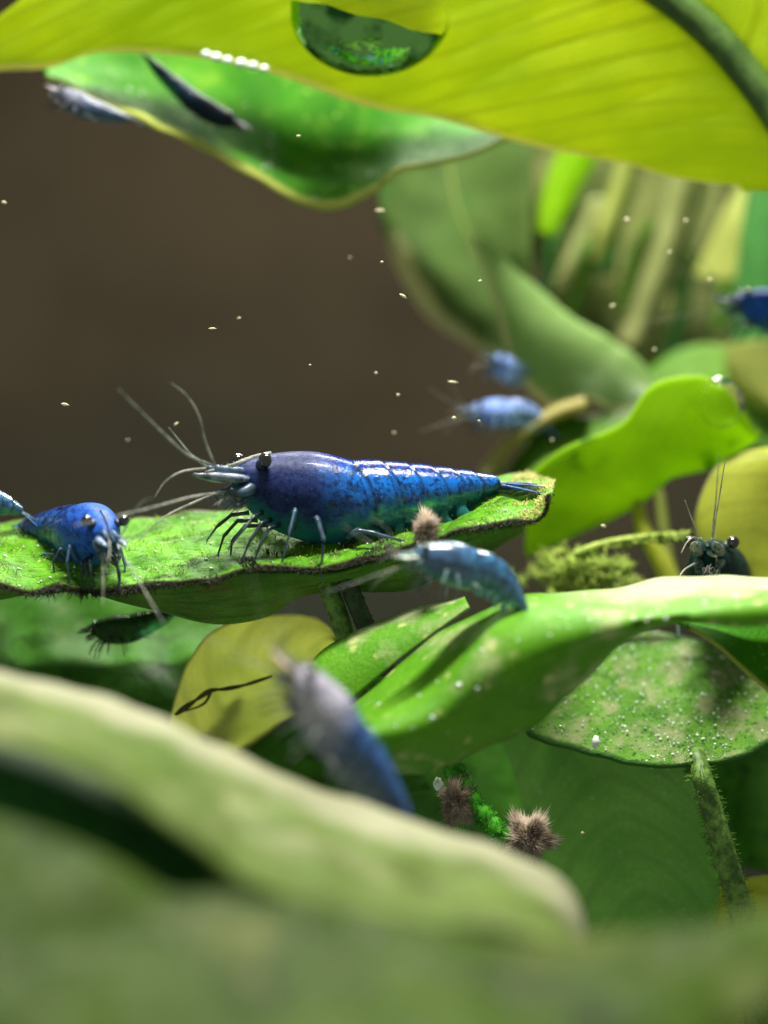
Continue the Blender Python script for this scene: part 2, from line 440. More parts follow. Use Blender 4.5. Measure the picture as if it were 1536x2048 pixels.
M_SHADE = leaf_mat('leaf_shaded', s2l(120, 168, 60), s2l(80, 132, 44), s2l(120, 170, 50), tw=0.35, mott=2.4, veins=9, vstr=0.3, bump=0.4, film=s2l(124, 124, 66), fth=(0.5, 0.75), streak=(s2l(50, 80, 24), 0.5, 8, 9))
M_BRIGHT = leaf_mat('leaf_bright_backlit', s2l(146, 188, 34), s2l(124, 172, 26), s2l(192, 226, 26), tw=0.55, mott=1.6, veins=10, vstr=0.12, bump=0.15,
                    spots=s2l(50, 110, 20), sscale=1.3, sth=0.62)
M_YEL = leaf_mat('leaf_yellow', s2l(196, 204, 80), s2l(172, 186, 62), s2l(208, 216, 44), tw=0.5, mott=1.4, veins=6, vstr=0.3, slant=1.0, bump=0.15, margin=s2l(150, 150, 110), mw=0.03)
M_PALE = leaf_mat('leaf_pale_film', s2l(108, 172, 38), s2l(82, 148, 30), s2l(130, 190, 40), tw=0.25, mott=1.6, veins=12, vstr=0.12, bump=0.35,
                  film=s2l(188, 196, 140), fth=(0.50, 0.72), fscale=1.7, spots=s2l(190, 205, 120), sscale=7, sth=0.6, margin=s2l(172, 182, 136), mw=0.34, mside=-1, mfrom=(0.42, 0.68))
M_FORE = leaf_mat('leaf_foreground', s2l(112, 132, 66), s2l(74, 104, 30), s2l(130, 150, 50), tw=0.2, mott=1.1, veins=6, vstr=0.15, bump=0.5,
                  film=s2l(166, 168, 126), fth=(0.46, 0.74), fscale=1.3, streak=(s2l(70, 92, 34), 0.35, 5, 9), margin=s2l(158, 160, 128), mw=0.42, mside=-1, spots=s2l(84, 96, 50), sscale=1.6, sth=0.55, fine=12, rough=0.55)  # pale upper margin paints in the sheen of the rolled edge
M_FORE2 = leaf_mat('leaf_foreground_olive', s2l(80, 106, 30), s2l(46, 72, 12), s2l(90, 130, 30), tw=0.2, mott=0.8, veins=6, vstr=0.1, bump=0.4,
                   film=s2l(134, 140, 78), fth=(0.52, 0.75), fscale=0.8, spots=s2l(40, 66, 14), sscale=1.2, sth=0.5, fine=12, rough=0.55)
M_SPECK = leaf_mat('leaf_speckled', s2l(112, 168, 56), s2l(84, 138, 46), s2l(140, 190, 40), tw=0.35, mott=3.0, veins=7, vstr=0.2, bump=0.9, fine=34, rough=0.5,
                   film=s2l(160, 168, 120), fth=(0.46, 0.66), fscale=5, spots=s2l(44, 90, 30), sscale=26, sth=0.5, margin=s2l(70, 120, 50), mw=0.04)
M_DIST = leaf_mat('leaf_far_green', s2l(156, 194, 112), s2l(124, 166, 84), s2l(130, 180, 60), tw=0.35, mott=0.9, veins=8, vstr=0.12, bump=0.2,
                  margin=s2l(216, 212, 150), mw=0.16, mside=-1)  # haze and the lit edge are painted in as paler colour
M_DISTD = leaf_mat('leaf_far_dark', s2l(86, 150, 76), s2l(64, 124, 58), s2l(70, 120, 40), tw=0.3, mott=0.9, veins=8, vstr=0.1, bump=0.2)
M_OLIVE = leaf_mat('leaf_far_olive', s2l(162, 168, 108), s2l(136, 146, 88), s2l(170, 176, 100), tw=0.3, mott=0.8, veins=6, vstr=0.1, bump=0.2)
M_OLIVE2 = leaf_mat('leaf_far_pale', s2l(176, 184, 96), s2l(150, 164, 84), s2l(180, 190, 90), tw=0.35, mott=0.9, veins=6, vstr=0.1, bump=0.2)
M_BUB = simple_mat('bubble_white', s2l(235, 245, 235), s2l(215, 230, 215), 10, 0.08, 0.9, coat=1.0)
M_STEM = simple_mat('stem_green', s2l(116, 156, 64), s2l(64, 100, 36), 14, 0.5, bump=0.5, tw=0.15)
M_STEMD = simple_mat('stem_dark', s2l(44, 70, 30), s2l(24, 44, 16), 14, 0.5, bump=0.5)
M_RIB = simple_mat('rib_olive', s2l(64, 92, 34), s2l(46, 72, 26), 6, 0.45)
M_ALG = simple_mat('algae_dark', s2l(40, 44, 22), s2l(22, 30, 14), 20, 0.7)
M_ALGG = simple_mat('algae_green', s2l(110, 156, 50), s2l(70, 116, 30), 20, 0.6, tw=0.3)
M_ALGB = simple_mat('algae_brown', s2l(206, 190, 168), s2l(140, 122, 104), 9, 0.8, tw=0.25)
M_MOSS = simple_mat('moss_green', s2l(196, 214, 100), s2l(140, 176, 60), 16, 0.6, tw=0.3)

# --- far leaves and stalks on the right, deep in the tank; water haze is put into their pale colours
leaf('background_leaf', 'broad murky olive leaf deep behind the hazy stalks', [(1010, 230), (1040, 420), (1090, 560), (1180, 700), (1290, 800)],
     [(1180, 230), (1210, 420), (1260, 560), (1330, 700), (1400, 800)], [(1420, 230), (1440, 420), (1470, 560), (1520, 700), (1560, 800)],
     leaf_mat('leaf_far_mottled', s2l(134, 144, 84), s2l(72, 92, 46), s2l(130, 140, 70), tw=0.3, mott=1.6, veins=6, vstr=0.2, bump=0.3, film=s2l(156, 164, 98), fth=(0.5, 0.62), fscale=1.2, spots=s2l(54, 76, 34), sscale=2.2, sth=0.5), (5.2, 4.6, 5.4), wob=0.25, wsc=0.5, n=50, m=20, seed=2)
leaf('background_leaf', 'tall blurred green leaf at the upper right edge behind the blue shrimp', [(1505, 330), (1490, 450), (1476, 560), (1464, 700)],
     [(1560, 330), (1550, 450), (1545, 560), (1540, 700)], [(1680, 330), (1680, 450), (1680, 560), (1680, 700)], M_DISTD, (3.0, 2.7, 3.2), n=40, m=16, seed=3)
leaf('background_leaf', 'pale olive blade with a blunt lower end beside the tall green leaf', [(1500, 330), (1452, 420), (1420, 490), (1388, 552)],
     [(1520, 340), (1475, 430), (1455, 500), (1432, 560)], [(1530, 350), (1495, 440), (1482, 510), (1472, 560)], M_OLIVE2, (3.6, 3.5, 3.4), n=40, m=14, seed=4)
leaf('background_leaf', 'short bright green blurred leaf hanging under the big yellow leaf', [(1135, 270), (1098, 350), (1084, 410), (1082, 465)],
     [(1175, 270), (1135, 350), (1112, 410), (1092, 468)], [(1215, 280), (1170, 350), (1136, 410), (1100, 470)], M_BRIGHT, (3.1, 3.0, 3.1), n=40, m=14, seed=5)
leaf('background_leaf', 'narrow yellowish blurred blade right of the short bright green leaf', [(1240, 300), (1222, 380), (1200, 450), (1180, 520)],
     [(1258, 300), (1240, 380), (1216, 450), (1192, 522)], [(1280, 300), (1258, 380), (1232, 450), (1202, 524)], M_OLIVE2, (3.6, 3.5, 3.6), n=40, m=12, seed=6)
leaf('background_leaf', 'long wide olive stalk slanting through the murky upper right', [(1345, 330), (1318, 450), (1280, 560), (1232, 690)],
     [(1375, 330), (1345, 450), (1308, 560), (1262, 690)], [(1405, 330), (1376, 450), (1338, 560), (1290, 690)], M_OLIVE, (4.0, 3.8, 4.0), n=40, m=12, seed=7)
leaf('background_leaf', 'pale round blurred leaf at the right edge below the blue shrimp', [(1455, 690), (1455, 740), (1475, 790), (1520, 820)],
     [(1520, 680), (1520, 730), (1530, 780), (1560, 820)], [(1620, 680), (1620, 730), (1620, 780), (1620, 830)], M_OLIVE2, (2.9, 2.7, 2.9), n=40, m=16, seed=8)
leaf('background_leaf', 'dim green leaf under the folded hazy leaf tip', [(985, 985), (1040, 900), (1100, 845), (1200, 830), (1290, 800)],
     [(1010, 1000), (1070, 930), (1140, 890), (1220, 860), (1300, 830)], [(1040, 1030), (1100, 980), (1180, 930), (1250, 900), (1310, 860)], M_SHADE, (2.2, 2.0, 1.9), n=40, m=16, seed=9)
leaf('background_leaf', 'dim olive leaf between the round pale leaf and the bright backlit leaf', [(1290, 745), (1360, 700), (1430, 690), (1500, 720), (1560, 760)],
     [(1300, 790), (1370, 770), (1440, 770), (1500, 800), (1560, 830)], [(1330, 840), (1400, 850), (1460, 880), (1520, 900), (1580, 910)], M_SHADE, (3.2, 3.0, 2.8), n=40, m=16, seed=10)
leaf('background_leaf', 'thin pale stalk rising behind the dark right-edge gap', [(1330, 1150), (1318, 1060), (1310, 990), (1290, 930)],
     [(1342, 1150), (1328, 1060), (1318, 990), (1298, 930)], [(1354, 1150), (1338, 1060), (1328, 990), (1306, 930)], M_OLIVE2, (1.9, 1.85, 1.9), n=40, m=8, seed=11)
leaf('background_leaf', 'yellow-green stalk under the bright backlit leaf', [(1262, 1000), (1275, 1060), (1310, 1120), (1340, 1180)],
     [(1272, 1000), (1287, 1060), (1322, 1120), (1352, 1180)], [(1284, 1000), (1299, 1060), (1334, 1120), (1364, 1180)], M_YEL, (1.5, 1.45, 1.5), n=40, m=8, seed=12)

# --- the hazy folded leaf in the middle right
M_MURK = leaf_mat('leaf_murky', s2l(104, 132, 66), s2l(76, 104, 52), s2l(84, 110, 40), tw=0.25, mott=1.2, veins=5, vstr=0.15, bump=0.2,
                  margin=s2l(222, 214, 156), mw=0.16, mside=-1, mfrom=(0.40, 0.55), film=s2l(70, 130, 56), fth=(0.5, 0.7), fscale=0.8)  # cream left margin paints the light on the curled edge
leaf('hazy_leaf', 'murky dark leaf with a cream left edge above the two blurred shrimp',
     [(800, 200), (772, 330), (765, 430), (792, 535), (850, 622), (922, 674), (1000, 716)],
     [(900, 200), (905, 330), (925, 430), (958, 500), (990, 570), (1015, 640), (1025, 712)],
     [(1078, 200), (1066, 330), (1060, 430), (1058, 500), (1062, 560), (1062, 630), (1050, 710)],
     M_MURK, (2.9, 3.2, 2.9), wob=0.05, n=90, seed=13, midrib=(M_OLIVE2, 0.012, 0.02, 0.005))
leaf('hazy_leaf', 'pale hazy green leaf lobe curling right beside the two blurred shrimp',
     [(938, 478), (975, 560), (1000, 650), (1030, 745), (1100, 815), (1170, 802), (1250, 828), (1312, 785)],
     [(942, 474), (1000, 560), (1045, 640), (1100, 705), (1160, 745), (1210, 760), (1260, 775), (1313, 782)],
     [(948, 470), (1030, 540), (1088, 590), (1150, 640), (1215, 674), (1262, 712), (1292, 745), (1314, 778)],
     M_DIST, (2.15, 2.35, 2.6), wob=0.05, n=90, seed=13, edge=0.03)
ORD = ('first', 'second', 'third', 'fourth', 'fifth', 'sixth', 'seventh', 'eighth', 'ninth')
rs = random.Random(21)
for i_ in range(9):
    u0 = 1120 + 45 * i_ + rs.uniform(-14, 14); v0 = rs.uniform(330, 520); ln = rs.uniform(170, 300); lean = rs.uniform(-90, -30); w_ = rs.uniform(9, 22)
    A_ = [(u0 + lean * t - w_ + 12 * sin(3 * t + i_), v0 + ln * t) for t in (0, .33, .66, 1)]
    M_ = [(u + w_, v - 4) for u, v in A_]; B_ = [(u + 2 * w_, v) for u, v in A_]
    leaf('plant_strand', ORD[i_] + ' blurred plant strand from the left in the murky upper right', A_, M_, B_, (M_DISTD, M_SHADE, M_OLIVE, M_DISTD, M_SHADE, M_OLIVE2, M_DISTD, M_OLIVE, M_SHADE)[i_], (3.6 + .12 * i_, 3.5 + .12 * i_, 3.7 + .12 * i_),
         n=24, m=8, seed=50 + i_, group='blurred strands', cat='strand')
leaf('hazy_leaf', 'thin cream leaf edge slanting down to the tail of the main shrimp', [(958, 948), (1000, 890), (1045, 852), (1110, 818), (1170, 800)],
     [(968, 952), (1010, 896), (1054, 860), (1116, 826), (1172, 808)], [(980, 955), (1020, 902), (1062, 866), (1122, 832), (1174, 814)],
     leaf_mat('leaf_cream_edge', s2l(196, 178, 110), s2l(180, 180, 110), s2l(200, 180, 100), veins=4), (2.1, 1.9, 2.2), thick=0.06, n=50, m=10, seed=14)

# --- bright backlit leaf, yellow leaf at right
bright_leaf = leaf('bright_leaf', 'vivid yellow-green backlit leaf with a dark spot behind the tail tip',
     [(1050, 960), (1080, 930), (1130, 897), (1220, 862), (1262, 832), (1312, 768), (1400, 752), (1455, 780), (1492, 830), (1515, 868)],
     [(1050, 1040), (1110, 1000), (1180, 962), (1250, 930), (1310, 890), (1370, 860), (1420, 850), (1470, 855), (1500, 865), (1516, 872)],
     [(1050, 1112), (1110, 1090), (1180, 1060), (1250, 1022), (1300, 988), (1345, 948), (1420, 932), (1470, 908), (1500, 888), (1517, 876)],
     M_BRIGHT, (1.15, 1.3, 1.5), seed=15, wob=0.06)
yellow_leaf = leaf('yellow_leaf', 'yellow leaf with olive top at the right edge behind the peeking shrimp', [(1570, 892), (1490, 904), (1435, 935), (1402, 1000), (1394, 1060), (1410, 1115), (1440, 1180), (1480, 1240)],
     [(1640, 900), (1600, 930), (1560, 970), (1530, 1020), (1510, 1070), (1510, 1130), (1520, 1190), (1530, 1240)],
     [(1720, 900), (1720, 950), (1720, 1000), (1720, 1050), (1720, 1100), (1720, 1150), (1720, 1200), (1720, 1240)], M_YEL, (1.1, 1.0, 1.3), seed=16,
     midrib=(M_RIB, 0.02, 0.03, -0.03))

# --- the two upper leaves
mid_leaf = leaf('upper_green_leaf', 'green leaf with ragged yellow lower tip just under the big yellow leaf',
     [(70, 110), (160, 60), (300, 40), (480, 60), (640, 100), (760, 150), (860, 190), (960, 225), (1040, 255)],
     [(85, 130), (190, 130), (320, 150), (470, 195), (600, 250), (720, 270), (830, 262), (940, 262), (1040, 262)],
     [(98, 150), (180, 202), (300, 252), (400, 292), (500, 343), (560, 382), (612, 408), (652, 420), (700, 408), (760, 373), (800, 347), (850, 328), (900, 322), (950, 303), (1040, 268)],
     M_MID, (2.35, 1.9, 1.4), seed=17, wob=0.06, edge=0.05, n=130)
top_leaf = leaf('upper_yellow_leaf', 'huge glowing yellow-green leaf with dark midrib across the top',
     [(1660, 392), (1540, 373), (1450, 372), (1350, 352), (1200, 318), (1050, 287), (900, 242), (740, 214), (620, 172), (520, 140), (400, 115), (280, 104), (180, 108), (90, 136), (0, 142), (-160, 150)],
     [(1680, 470), (1610, 330), (1536, 215), (1470, 130), (1400, 55), (1310, -15), (1200, -80), (1060, -140), (880, -200), (680, -260), (440, -330)],
     [(1760, 440), (1740, 250), (1700, 80), (1640, -60), (1540, -160), (1420, -230), (1260, -300), (1080, -350), (880, -390), (680, -420), (450, -440)],
     M_TOP, (1.25, 0.80, 0.75), seed=18, wob=0.05, ridge=0.02, nv=16, n=150, m=40, thick=0.035, midrib=(M_RIB, 0.12, 0.15, -0.01), edge=0.04)

# --- the perch leaf and what lies under it
perch = leaf('perch_leaf', 'long mossy green leaf that the largest blue shrimp stands on',
     [(-80, 1052), (0, 1046), (120, 1040), (260, 1040), (400, 1030), (500, 1014), (620, 1004), (740, 1000), (860, 985), (930, 962), (985, 948), (1050, 946), (1104, 968)],
     [(-80, 1105), (0, 1105), (120, 1108), (260, 1104), (400, 1098), (500, 1084), (620, 1072), (740, 1062), (860, 1042), (930, 1020), (990, 1000), (1050, 988), (1108, 978)],
     [(-80, 1160), (0, 1166), (60, 1184), (120, 1176), (200, 1180), (300, 1170), (400, 1164), (480, 1141), (560, 1132), (650, 1140), (720, 1124), (800, 1096), (880, 1076), (950, 1052), (1030, 1044), (1072, 1034), (1100, 990)],
     M_PERCH, (0.62, 0.10, -0.38), seed=19, wob=0.045, wsc=2.2, n=150, m=36, edge=0.04, ridge=0.012, nv=26)
fuzz_edge(perch, perch.m - 1, 4200, 0.06, 0.0040, M_ALG, spread=0.9)
fuzz_face(perch, 3000, 0.034, 0.0042, M_MOSS, thresh=0.05, sc_=3.0, seed=4)
glint_specks(perch, 260, (0.004, 0.005, 0.007, 0.010), M_BUB, seed=3)
M_CRUST = simple_mat('crust_pale', s2l(206, 196, 120), s2l(150, 150, 80), 16, 0.6, tw=0.2)
fuzz_face(perch, 1500, 0.026, 0.005, M_CRUST, name='tip_crust', s=(0.93, 1.0), thresh=-0.2, sc_=7, seed=6)
fuzz_face(perch, 900, 0.05, 0.005, M_ALG, name='dark_algae', s=(0.45, 0.72), t=(0.72, 1.0), thresh=0.05, sc_=5, seed=7)
under = leaf('shaded_leaf', 'dim green leaf hanging just under the mossy perch leaf',
     [(-80, 1165), (0, 1170), (120, 1178), (300, 1172), (480, 1146), (650, 1142), (720, 1128), (860, 1088), (950, 1058), (1040, 1046)],
     [(-80, 1182), (0, 1184), (120, 1182), (300, 1196), (480, 1196), (620, 1160), (720, 1150), (860, 1126), (950, 1092), (1044, 1054)],
     [(-80, 1196), (0, 1194), (150, 1184), (240, 1206), (400, 1234), (500, 1238), (600, 1192), (690, 1166), (750, 1174), (830, 1172), (920, 1140), (1046, 1062)],
     M_SHADE, (-0.22, -0.10, 0.12), seed=20, wob=0.04, edge=0.03)
for pts, r, m_, lb in (([(640, 1130, -.05), (655, 1170, -.05), (675, 1225, 0), (700, 1300, .1), (720, 1400, .3)], (0.07, 0.08), M_STEM, 'green leaf stalk under the perch leaf with a lit left side'),
                  ([(685, 1140, -.1), (705, 1190, -.1), (735, 1260, 0), (770, 1340, .2)], (0.065, 0.075), M_STEMD, 'dark green mossy stalk leaning right under the perch leaf')):
    q = catmull(curve(pts), 16); mb = MB(); mb.tube(q, [r[0] + (r[1] - r[0]) * i / 15 for i in range(16)], sides=10)
    rr = random.Random(3)
    for _ in range(500):
        i = rr.randrange(15); p = q[i].lerp(q[i + 1], rr.random()); d = Vector((rr.gauss(0, 1), rr.gauss(0, 1), rr.gauss(0, .3))).normalized()
        mb.spike(p + d * r[0] * 0.95, d, rr.uniform(.01, .03), .004)
    tag(mb.build('leaf_stalk', m_, None, q[-1]), lb, 'stalk', 'leaf stalks')

leaf('shaded_leaf', 'dark green leaf in the shade at the lower left, a shrimp-shaped shadow on it',
     [(-80, 1170), (60, 1176), (150, 1178), (240, 1196), (340, 1218), (420, 1234), (480, 1290)],
     [(-80, 1290), (60, 1290), (150, 1292), (240, 1304), (330, 1316), (400, 1322), (480, 1330)],
     [(-80, 1430), (60, 1440), (150, 1450), (240, 1460), (330, 1460), (410, 1430), (480, 1370)], M_DARK, (1.15, 0.95, 0.55), seed=21, wob=0.12)
leaf('yellow_leaf', 'rounded pale yellow leaf below the perch leaf, behind the grey shrimp',
     [(330, 1480), (352, 1400), (375, 1330), (410, 1275), (460, 1246), (520, 1233), (600, 1230), (650, 1245), (682, 1282)],
     [(400, 1500), (430, 1430), (460, 1385), (500, 1355), (540, 1335), (580, 1320), (620, 1310), (655, 1300), (688, 1292)],
     [(470, 1520), (520, 1480), (560, 1450), (600, 1430), (630, 1410), (660, 1390), (680, 1360), (690, 1330), (694, 1304)], leaf_mat('leaf_pale_yellow', s2l(226, 230, 150), s2l(208, 216, 128), s2l(234, 238, 156), tw=0.75, mott=1.4, veins=5, vstr=0.25, slant=1.0, bump=0.2, margin=s2l(170, 170, 120), mw=0.04), (0.40, 0.45, 0.85), seed=22, wob=0.06, ridge=0.02, nv=4)
leaf('shaded_leaf', 'deep shaded green leaf under the yellow leaf behind the grey shrimp',
     [(250, 1420), (400, 1400), (550, 1390), (680, 1370), (800, 1340)], [(260, 1500), (400, 1490), (550, 1480), (700, 1470), (820, 1450)],
     [(270, 1600), (400, 1600), (560, 1600), (720, 1600), (860, 1580)], M_DARK, (1.0, 0.9, 0.6), seed=23, n=50, m=18)

# --- green leaves in front, right of centre
leaf('green_leaf', 'small bright green leaf with yellow left margin beside the grey foreground shrimp',
     [(612, 1345), (640, 1308), (690, 1275), (760, 1243), (850, 1212), (930, 1196)], [(620, 1380), (660, 1350), (710, 1318), (775, 1280), (850, 1245), (935, 1206)],
     [(640, 1420), (690, 1408), (740, 1368), (800, 1318), (860, 1272), (940, 1216)], M_PALE, (-0.25, -0.42, -0.5), seed=24, n=60)
front_leaf = leaf('green_leaf', 'large curved green leaf with pale filmy top crossing the right half',
     [(690, 1440), (720, 1408), (780, 1360), (850, 1300), (930, 1244), (1030, 1204), (1150, 1196), (1250, 1182), (1400, 1166), (1640, 1158)],
     [(705, 1475), (750, 1478), (830, 1462), (915, 1420), (1000, 1360), (1090, 1312), (1180, 1278), (1280, 1250), (1400, 1236), (1640, 1228)],
     [(700, 1470), (748, 1520), (820, 1538), (900, 1520), (980, 1490), (1060, 1460), (1130, 1400), (1200, 1336), (1290, 1262), (1400, 1246), (1640, 1240)],
     M_PALE, (-0.55, -1.25, -0.85), tm=0.62, seed=25, wob=0.06, n=110, thick=0.05)
glint_specks(front_leaf, 90, (0.006, 0.010, 0.014), M_BUB, t=(0.05, 0.6), seed=5)
glint_specks(mid_leaf, 50, (0.005, 0.008, 0.011), M_BUB, t=(0.4, 0.95), seed=6)
leaf('green_leaf', 'bright green leaf wedge at the right edge under the pale curved leaf', [(1340, 1242), (1420, 1238), (1500, 1238), (1620, 1236)],
     [(1372, 1252), (1440, 1270), (1510, 1300), (1620, 1340)], [(1380, 1256), (1440, 1292), (1500, 1350), (1620, 1460)], M_MID, (-0.35, -0.5, -0.6), seed=26, n=50)

# --- speckled leaf with its petiole
speck = leaf('speckled_leaf', 'heart-shaped speckled leaf covered in tiny bubbles, on a hairy stalk',
     [(1397, 1522, 0.03), (1350, 1532, -0.01), (1290, 1530, 0.00), (1220, 1520, 0.04), (1150, 1502, 0.11), (1080, 1484, 0.19), (1050, 1455, 0.31), (1085, 1390, 0.57), (1150, 1320, 0.86), (1220, 1272, 1.05)],
     [(1396, 1518, 0.05), (1382, 1490, 0.16), (1366, 1465, 0.26), (1350, 1442, 0.36), (1332, 1418, 0.46), (1314, 1392, 0.56), (1296, 1364, 0.68), (1278, 1330, 0.81), (1258, 1298, 0.95), (1240, 1262, 1.09)],
     [(1398, 1522, 0.03), (1440, 1526, 0.02), (1490, 1512, 0.07), (1545, 1482, 0.20), (1590, 1440, 0.37), (1580, 1400, 0.53), (1520, 1350, 0.73), (1450, 1305, 0.92), (1360, 1272, 1.05), (1260, 1258, 1.11)],
     M_SPECK, seed=27, n=90, m=36, wob=0.04, wsc=2.5, thick=0.035)
b = MB(); rr = random.Random(11)
for _ in range(620):
    i, j = rr.randrange(3, 86), rr.randrange(1, 35)
    p = speck.grid[i][j] + speck.nor[i][j] * 0.024; r = rr.choice((0.004, 0.005, 0.006, 0.008, 0.010)) * rr.uniform(.7, 1.2)
    p += Vector((rr.gauss(0, .02), 0, rr.gauss(0, .02)))
    b.ball(p, r, r, r, 6, 4)
b.build('bubble_glint_specks', M_BUB, speck.blade, speck.org, kind='stuff')
fuzz_face(speck, 2600, 0.022, 0.003, M_ALGG, thresh=-0.1, sc_=4.0, seed=9)
q = catmull(curve([(1390, 1506, .14), (1398, 1530, .07), (1408, 1566, -.02), (1425, 1625, .02), (1447, 1700, 0), (1470, 1780, 0), (1488, 1850, 0), (1506, 1950, .05), (1520, 2100, .1)]), 40)
mb = MB(); mb.tube(q, [0.075 + 0.03 * i / 39 for i in range(40)], sides=14)
pet_ = mb.build('petiole', M_STEM, speck.root, speck.org)
mb = MB()
for _ in range(1500):
    i = rr.randrange(39); p = q[i].lerp(q[i + 1], rr.random()); d = Vector((rr.gauss(0, 1), rr.gauss(0, 1), rr.gauss(0, .35))).normalized()
    mb.spike(p + d * (.085 + .035 * i / 39), d, rr.uniform(.015, .05) * (1.5 if i < 4 else 1), .0032)
mb.build('petiole_hairs', M_ALGG, pet_, speck.org, kind='stuff')

smooth = leaf('smooth_leaf', 'smooth dark green leaf in the shadow of the speckled leaf',
     [(1000, 1450), (1030, 1560), (1062, 1680), (1110, 1800), (1180, 1920)], [(1180, 1450), (1222, 1560), (1260, 1680), (1290, 1800), (1300, 1930)],
     [(1330, 1450), (1384, 1540), (1412, 1620), (1434, 1700), (1440, 1780), (1424, 1860), (1380, 1930)], leaf_mat('leaf_smooth_green', s2l(146, 208, 90), s2l(108, 180, 66), s2l(140, 200, 70), tw=0.25, mott=1.2, veins=6, vstr=0.35, bump=0.12, rough=0.3, spec=0.35), (0.95, 0.65, 0.55), seed=28, wob=0.05, ridge=0.005, nv=7)
glint_specks(smooth, 140, (0.003, 0.004, 0.006), M_BUB, seed=8)
leaf('shaded_leaf', 'dark leaf filling the corner behind the speckled leaf stalk', [(1370, 1470), (1400, 1560), (1430, 1640), (1450, 1720)],
     [(1480, 1470), (1500, 1550), (1510, 1640), (1520, 1740)], [(1640, 1470), (1640, 1560), (1640, 1660), (1640, 1760)], M_DARK, (1.5, 1.3, 1.4), seed=29, n=50, m=18)
leaf('shaded_leaf', 'murky dark green leaf behind the fuzzy brown algae balls', [(760, 1440), (800, 1560), (860, 1680), (940, 1800)],
     [(920, 1440), (950, 1560), (1000, 1680), (1060, 1800)], [(1140, 1440), (1130, 1560), (1150, 1680), (1180, 1800)], M_DARK, (1.6, 1.4, 1.7), seed=30, n=50, m=18)
leaf('yellow_leaf', 'yellow-green leaf low in the right corner behind the hairy stalk', [(1420, 1780), (1425, 1860), (1410, 1960), (1400, 2120)],
     [(1480, 1760), (1480, 1860), (1475, 1960), (1470, 2120)], [(1640, 1740), (1640, 1860), (1640, 1960), (1640, 2120)], M_YEL, (0.7, 0.6, 0.9), seed=31, n=50, m=18)

# --- the big blurred leaves close to the lens
leaf('shaded_leaf', 'dark green leaf added for the shade in the hollow between the two foreground leaves', [(-140, 1400), (0, 1440), (150, 1480), (300, 1540), (450, 1620), (650, 1690)],
     [(-140, 1560), (0, 1590), (150, 1630), (300, 1680), (450, 1740), (650, 1790)], [(-140, 1760), (0, 1780), (150, 1800), (300, 1830), (450, 1860), (650, 1890)],
     leaf_mat('leaf_hollow_shade', s2l(84, 160, 84), s2l(60, 130, 70), s2l(40, 80, 30), tw=0.2), (-2.6, -3.3, -4.1), seed=34, n=50, m=18)  # leaf sheet added to make the shaded hollow dark
fore = leaf('foreground_leaf', 'pale blurred leaf slanting across the lower left with its rolled edge',
     [(-140, 1290), (0, 1345), (100, 1386), (250, 1420), (400, 1470), (520, 1520), (650, 1580), (800, 1640), (900, 1682), (1050, 1724), (1135, 1775), (1172, 1845), (1178, 1905)],
     [(-140, 1385), (0, 1420), (110, 1452), (260, 1502), (400, 1565), (510, 1625), (640, 1680), (790, 1735), (900, 1770), (1040, 1805), (1110, 1835), (1150, 1878), (1170, 1915)],
     [(-140, 1470), (0, 1488), (120, 1522), (260, 1592), (400, 1685), (500, 1765), (620, 1810), (760, 1845), (900, 1868), (1030, 1882), (1100, 1895), (1140, 1910), (1165, 1925)],
     M_FORE, (-2.6, -3.5, -4.45), seed=32, wob=0.09, thick=0.035, ridge=0.03, nv=7)
fore2 = leaf('foreground_leaf', 'broad olive blurred leaf filling the bottom closest to the lens',
     [(-140, 1590), (0, 1632), (100, 1680), (220, 1738), (330, 1776), (450, 1800), (620, 1830), (800, 1856), (1000, 1892), (1160, 1890), (1300, 1868), (1400, 1850), (1640, 1825)],
     [(-140, 1800), (0, 1830), (120, 1860), (300, 1890), (500, 1930), (700, 1955), (900, 1975), (1050, 1985), (1180, 1980), (1300, 1965), (1400, 1945), (1600, 1890)],
     [(-140, 2250), (0, 2250), (200, 2260), (400, 2260), (600, 2260), (800, 2260), (1000, 2260), (1150, 2260), (1250, 2250), (1350, 2200), (1420, 2120), (1560, 1960)],
     M_FORE2, (-4.75, -5.2, -6.2), tm=0.4, seed=33, wob=0.10, thick=0.06)

# ------------------------------------------------------------------ shrimp
BLK = simple_mat('eye_black', (0.004, 0.004, 0.005, 1), (0.01, 0.008, 0.006, 1), 30, 0.12, 0.7, coat=0.6)

class Pal:
    def __init__(s, name, back, side, dark, belly, head, limb, clear=0.45, speck=0.55, gloss=0.0):
        s.body = shrimp_mat(name + '_shell', back, side, dark, belly, head, clear, speck, gloss)
        s.limb = simple_mat(name + '_limb', limb, tuple(x * 0.35 for x in limb[:3]) + (1,), 9, 0.3, 0.6, transp=0.18, coat=0.3, tw=0.3)
        s.dleg = simple_mat(name + '_front_leg', tuple(x * 0.16 for x in limb[:3]) + (1,), tuple(x * 0.07 for x in limb[:3]) + (1,), 9, 0.3, 0.5, transp=0.12)
        s.scale = simple_mat(name + '_scale', (min(1, limb[0] * 2.6), min(1, limb[1] * 1.7), min(1, limb[2] * 1.5), 1), tuple(x * 0.3 for x in limb[:3]) + (1,), 14, 0.25, 0.6, transp=0.1)
        s.fan = simple_mat(name + '_fan', tuple(x * 0.8 for x in side[:3]) + (1,), dark, 8, 0.3, 0.5, transp=0.35, tw=0.3)
        s.pad = simple_mat(name + '_paddle', tuple(min(0.8, x * 1.8) for x in belly[:3]) + (1,), tuple(x * 0.8 for x in belly[:3]) + (1,), 10, 0.3, 0.5, transp=0.45, tw=0.4)
        s.feel = simple_mat(name + '_feeler', s2l(176, 176, 160), s2l(110, 120, 116), 12, 0.4, 0.5, transp=0.4)

